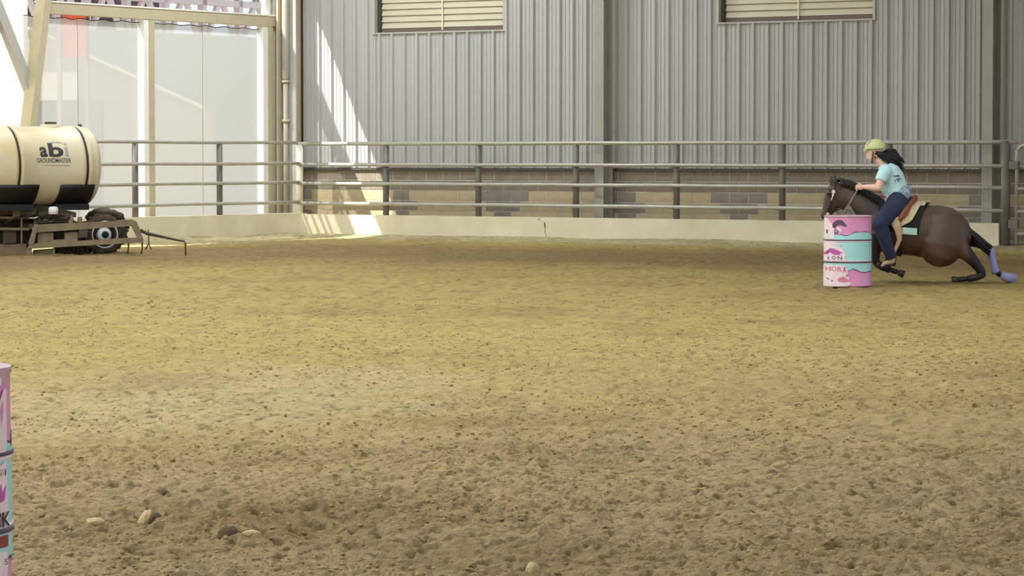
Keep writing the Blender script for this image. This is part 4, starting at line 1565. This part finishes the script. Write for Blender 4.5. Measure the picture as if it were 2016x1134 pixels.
MB().tube([gp_(276, 453, -.05), gp_(290, 460, -.05), gp_(328, 468, -.05), gp_(350, 473, -.05), gp_(363, 475, -.05), gp_(365, 480, -.05), gp_(365.5, 503, -.05)], [.03, .028, .02, .016, .014, .014, .012], 8).build('marker_arm', M['mud_dark'], gm)
st_ = MB().tube([gp_(292, 452, -.06), gp_(293, 478, -.06), gp_(286, 492, -.06)], .011, 6)
st_.tube([gp_(292, 478, -.06), gp_(298, 492, -.06)], .009, 6)
st_.build('jack_stand', M['mud_dark'], gm)


def wheel(px, Y, r, hubm, w=.24, sq=None):
    c = pix(px, 460, Y)
    c.z = r - .02
    wd = MB()
    prof = [(r * .58, -w / 2), (r * .85, -w / 2), (r * .97, -w * .4), (r, -w * .25), (r, w * .25), (r * .97, w * .4), (r * .85, w / 2), (r * .58, w / 2), (r * .58, -w / 2)]
    ax = (math.sin(R(26)), -math.cos(R(26)), 0)
    wd.lathe(prof, c, 36, axis=ax)
    axv = Vector(ax)
    for k in range(20):
        a = 2 * math.pi * k / 20
        x = axv.cross(Vector((0, 0, 1))).normalized()
        y = axv.cross(x)
        rd = x * math.cos(a) + y * math.sin(a)
        wd.beam(c + rd * r - axv * w * .38, c + rd * r + axv * w * .38, .045, .03, up=rd)
    wb = wd.build('tire', M['rubber'], gm)
    MB().lathe([(r * .60, -.10), (r * .66, .06), (r * .68, .125), (r * .62, .125), (r * .58, .06), (r * .60, -.1)], c, 32, axis=ax).build('wheel_rim', hubm, wb)
    MB().lathe([(r * .60, -.02), (r * .36, .01), (.0, .01)], c, 28, axis=ax).build('wheel_dish', M['mud_dark'], wb)
    MB().lathe([(.118, .0), (.118, .10), (.105, .125), (.0, .125)], c, 24, axis=ax).build('wheel_hub', hubm, wb)
    MB().lathe([(.058, .10), (.058, .15), (.045, .165), (.0, .165)], c, 16, axis=ax).build('hub_cap', M['blackp'], wb)


wheel(202, 50.45, .335, M['hub'])
wheel(208, 51.9, .36, M['mud_dark'], .28)
wheel(-60, 50.45, .335, M['hub'])
mc = MB()
for k in range(14):
    mc.ball(pix(178 + k * 4.3, 428 + rnd.uniform(-3, 4) - 11 * math.sin(math.pi * k / 13), 50.85 + rnd.uniform(0, .3)), (.10, .12, .07), 10, 6)
remesh(mc, 'mud_cake', .03, 2, M['mud_dark'], gm)

# ------------------------------------------------------------------ outside, seen through the screens
M['slab'] = mat('pale_yard', lin(196, 190, 176), 0.9, noise=0.1, nscale=.6)
M['barn_grey'] = mat('barn_grey', lin(150, 150, 146), 0.8)
M['barn_beige'] = mat('barn_beige', lin(186, 176, 152), 0.8)
M['orange'] = mat('orange_sheet', lin(232, 92, 58), 0.7)
M['barn_dark'] = mat('barn_shade', lin(120, 104, 108), 0.8, noise=.3, nscale=1.0)
M['truss'] = mat('pale_truss', lin(226, 214, 212), 0.6)
tag(MB().wbox(-70, -1.05, -60, 75, -.12, -.02).build('ground', M['slab']), 'pale paved yard outside the screens', kind='structure')
AO = -9.0
gpx = lambda px, a: b_at(px, a)


def zO(px, py, a):
    return z_at(py, W(a, gpx(px, a), 0).y)


bn = thing('barn', 'grey barn with a sloping white roof edge beyond the mesh screens', 'building', W(AO, -6, 0))


def slab_poly(a0, a1, pts, m, name, parent):
    """pts in picture position on plane a0, given real depth to a1"""
    n = len(pts)
    P = [(gpx(x, a0), zO(x, y, a0)) for x, y in pts]
    vs = [W(a0, b, z) for b, z in P] + [W(a1, b, z) for b, z in P]
    fs = [tuple(range(n)), tuple(reversed(range(n, 2 * n)))] + [(i, i + n, (i + 1) % n + n, (i + 1) % n) for i in range(n)]
    o = MB().add(vs, fs).build(name, m, parent)
    bm = bmesh.new()
    bm.from_mesh(o.data)
    bmesh.ops.recalc_face_normals(bm, faces=bm.faces[:])
    bm.to_mesh(o.data)
    bm.free()
    return o


MB().wbox(AO - 8, AO - .5, gpx(560, AO), gpx(-80, AO), 0, 4.55).build('barn_wall', M['barn_grey'], bn)
slab_poly(AO, AO - .4, [(60, 57), (175, 110), (405, 215), (420, 222), (420, 500), (60, 500)], M['barn_beige'], 'lean_to_wall', bn)
slab_poly(AO + .15, AO - .5, [(60, 53), (112, 74), (112, 78), (60, 58)], M['white'], 'roof_edge', bn)
slab_poly(AO + .15, AO - .5, [(175, 105), (405, 209), (405, 216), (175, 112)], M['white'], 'roof_edge', bn)
# open shed roof with trusses behind
sh2 = thing('open_shed', 'shaded open shed roof with pale trusses above the screen beam', 'building', W(AO - 8, -6, 5))
b0_, b1_ = gpx(600, AO - 8), gpx(60, AO - 8) + 3
MB().wbox(AO - 14, AO - 13.5, b0_, b1_, 4.2, 11).build('back_wall', M['barn_dark'], sh2)
MB().wbox(AO - 13.5, AO - 6.0, b0_ - 1, b1_ + 1, 8.6, 8.8).build('shed_roof', M['barn_dark'], sh2)
for k in range(9):
    b = b0_ + (b1_ - b0_) * (k + .5) / 9
    tr = MB()
    tr.wbox(AO - 8.6, AO - 8.4, b - .09, b + .09, 0, 8.6)
    tr.build('truss_post', M['truss'], sh2)
    for s in (-1, 1):
        MB().beam(W(AO - 8.5, b, 4.6), W(AO - 8.5, b + s * 1.5, 7.4), .12, .14).build('truss_web', M['truss'], sh2)
for z in (5.9, 7.4):
    MB().wbox(AO - 8.65, AO - 8.4, b0_, b1_, z, z + .18).build('truss_chord', M['truss'], sh2)
for k in range(10):
    MB().wbox(AO - 13, AO - 12.7, b0_ + k * (b1_ - b0_) / 10, b0_ + (k + .55) * (b1_ - b0_) / 10, 5.0 + .35 * (k % 3), 5.25 + .35 * (k % 3)).build('purlin', M['slab' if k % 2 else 'mud_dark'], sh2)
ob_ = slab_poly(AO + 4.2, AO + 4.15, [(124, 20), (172, 20), (172, 112), (127, 112)], M['orange'], 'orange_banner', None)
for px in (121, 175):
    bq = gpx(px, AO + 4.2)
    MB().wbox(AO + 4.13, AO + 4.23, bq - .025, bq + .025, -.02, zO(px, 18, AO + 4.2)).build('banner_pole', M['barn_dark'], ob_)
tag(ob_, 'orange hanging sheet on two poles seen through the mesh screen', 'banner')
wt = slab_poly(AO + 2.6, AO + .3, [(78, 142), (155, 142), (155, 196), (72, 198)], M['white'], 'white_trailer', None)
tag(wt, 'white boxy trailer parked outside the mesh screen', 'trailer')
c = sum((Vector(v.co) for v in wt.data.vertices), Vector()) / len(wt.data.vertices)
for v in wt.data.vertices:
    v.co -= c
wt.location = c
for o_ in (-.8, .8):
    for da in (.6, 2.0):
        MB().lathe([(0, -.1), (.3, -.1), (.34, -.05), (.34, .05), (.3, .1), (0, .1)], (W(AO + da, gpx(115, AO + 1.5) + o_, .32)), 20, axis=(D1[0], D1[1], 0)).build('trailer_wheel', M['rubber'], wt)
    MB().wbox(AO + .5, AO + 2.1, gpx(115, AO + 1.5) + o_ - .04, gpx(115, AO + 1.5) + o_ + .04, .3, zO(115, 196, AO + 2.6) + .02).build('axle_strut', M['dark_trim'], wt)

# ------------------------------------------------------------------ clods dug out of the sand
def clod(px, py, rx, ry, rz, m, label, seed, rotz=0, tilt=0):
    Y = CAMZ / ((py - 305) / F)
    c = pix(px, py, Y)
    c.z = float(sand_h(np.array([c.x]), np.array([c.y]))[0]) + rz * .45
    bm = bmesh.new()
    bmesh.ops.create_icosphere(bm, subdivisions=3, radius=1)
    r = np.random.RandomState(seed)
    for v in bm.verts:
        p = v.co
        k = 0.8 + .45 * float(fbm(np.array([p.x * 1.3 + 9 + seed]), np.array([p.y * 1.3 + p.z * 1.1 + 9]), 1.4, seed % 10, 3)[0])
        v.co = Vector((p.x * rx, p.y * ry, p.z * rz)) * k
    bmesh.ops.rotate(bm, verts=bm.verts, matrix=Matrix.Rotation(tilt, 3, 'Y') @ Matrix.Rotation(rotz, 3, 'Z'))
    me = bpy.data.meshes.new('sand_clod')
    bm.to_mesh(me)
    bm.free()
    me.materials.append(m)
    me.polygons.foreach_set('use_smooth', [True] * len(me.polygons))
    o = bpy.data.objects.new('sand_clod', me)
    o.location = c
    link(o)
    return tag(o, label, 'clod', 'clods kicked out of the sand')


clod(300, 1020, .036, .05, .050, M['clod_dark'], 'upright dark clod with a pale left edge in the dug sand', 1, .3, .5)
clod(284, 1026, .018, .045, .052, M['clod_pale'], 'pale slanting crust leaning on the upright dark clod', 12, .3, .55)
clod(320, 986, .035, .05, .026, M['clod_dark'], 'low dark clod just behind the upright clod', 2)
clod(188, 1034, .04, .045, .018, M['clod_pale'], 'flat pale yellow clod between the drum and the upright clod', 3, .4)
clod(450, 1068, .046, .05, .040, M['clod_dark'], 'round grey brown clod in front of the dug hollow', 4)
clod(495, 1062, .04, .03, .016, M['clod_pale'], 'small pale clod right beside the round grey clod', 5)
clod(738, 1052, .042, .05, .022, M['clod_dark'], 'dark clod alone on the sand past the round grey clod', 6)
clod(1048, 1128, .026, .04, .035, M['clod_pale'], 'pale grey clod at the lower edge of the picture', 7)
clod(1570, 800, .035, .05, .014, M['clod_dark'], 'flat dark clod far out on the open sand', 8)
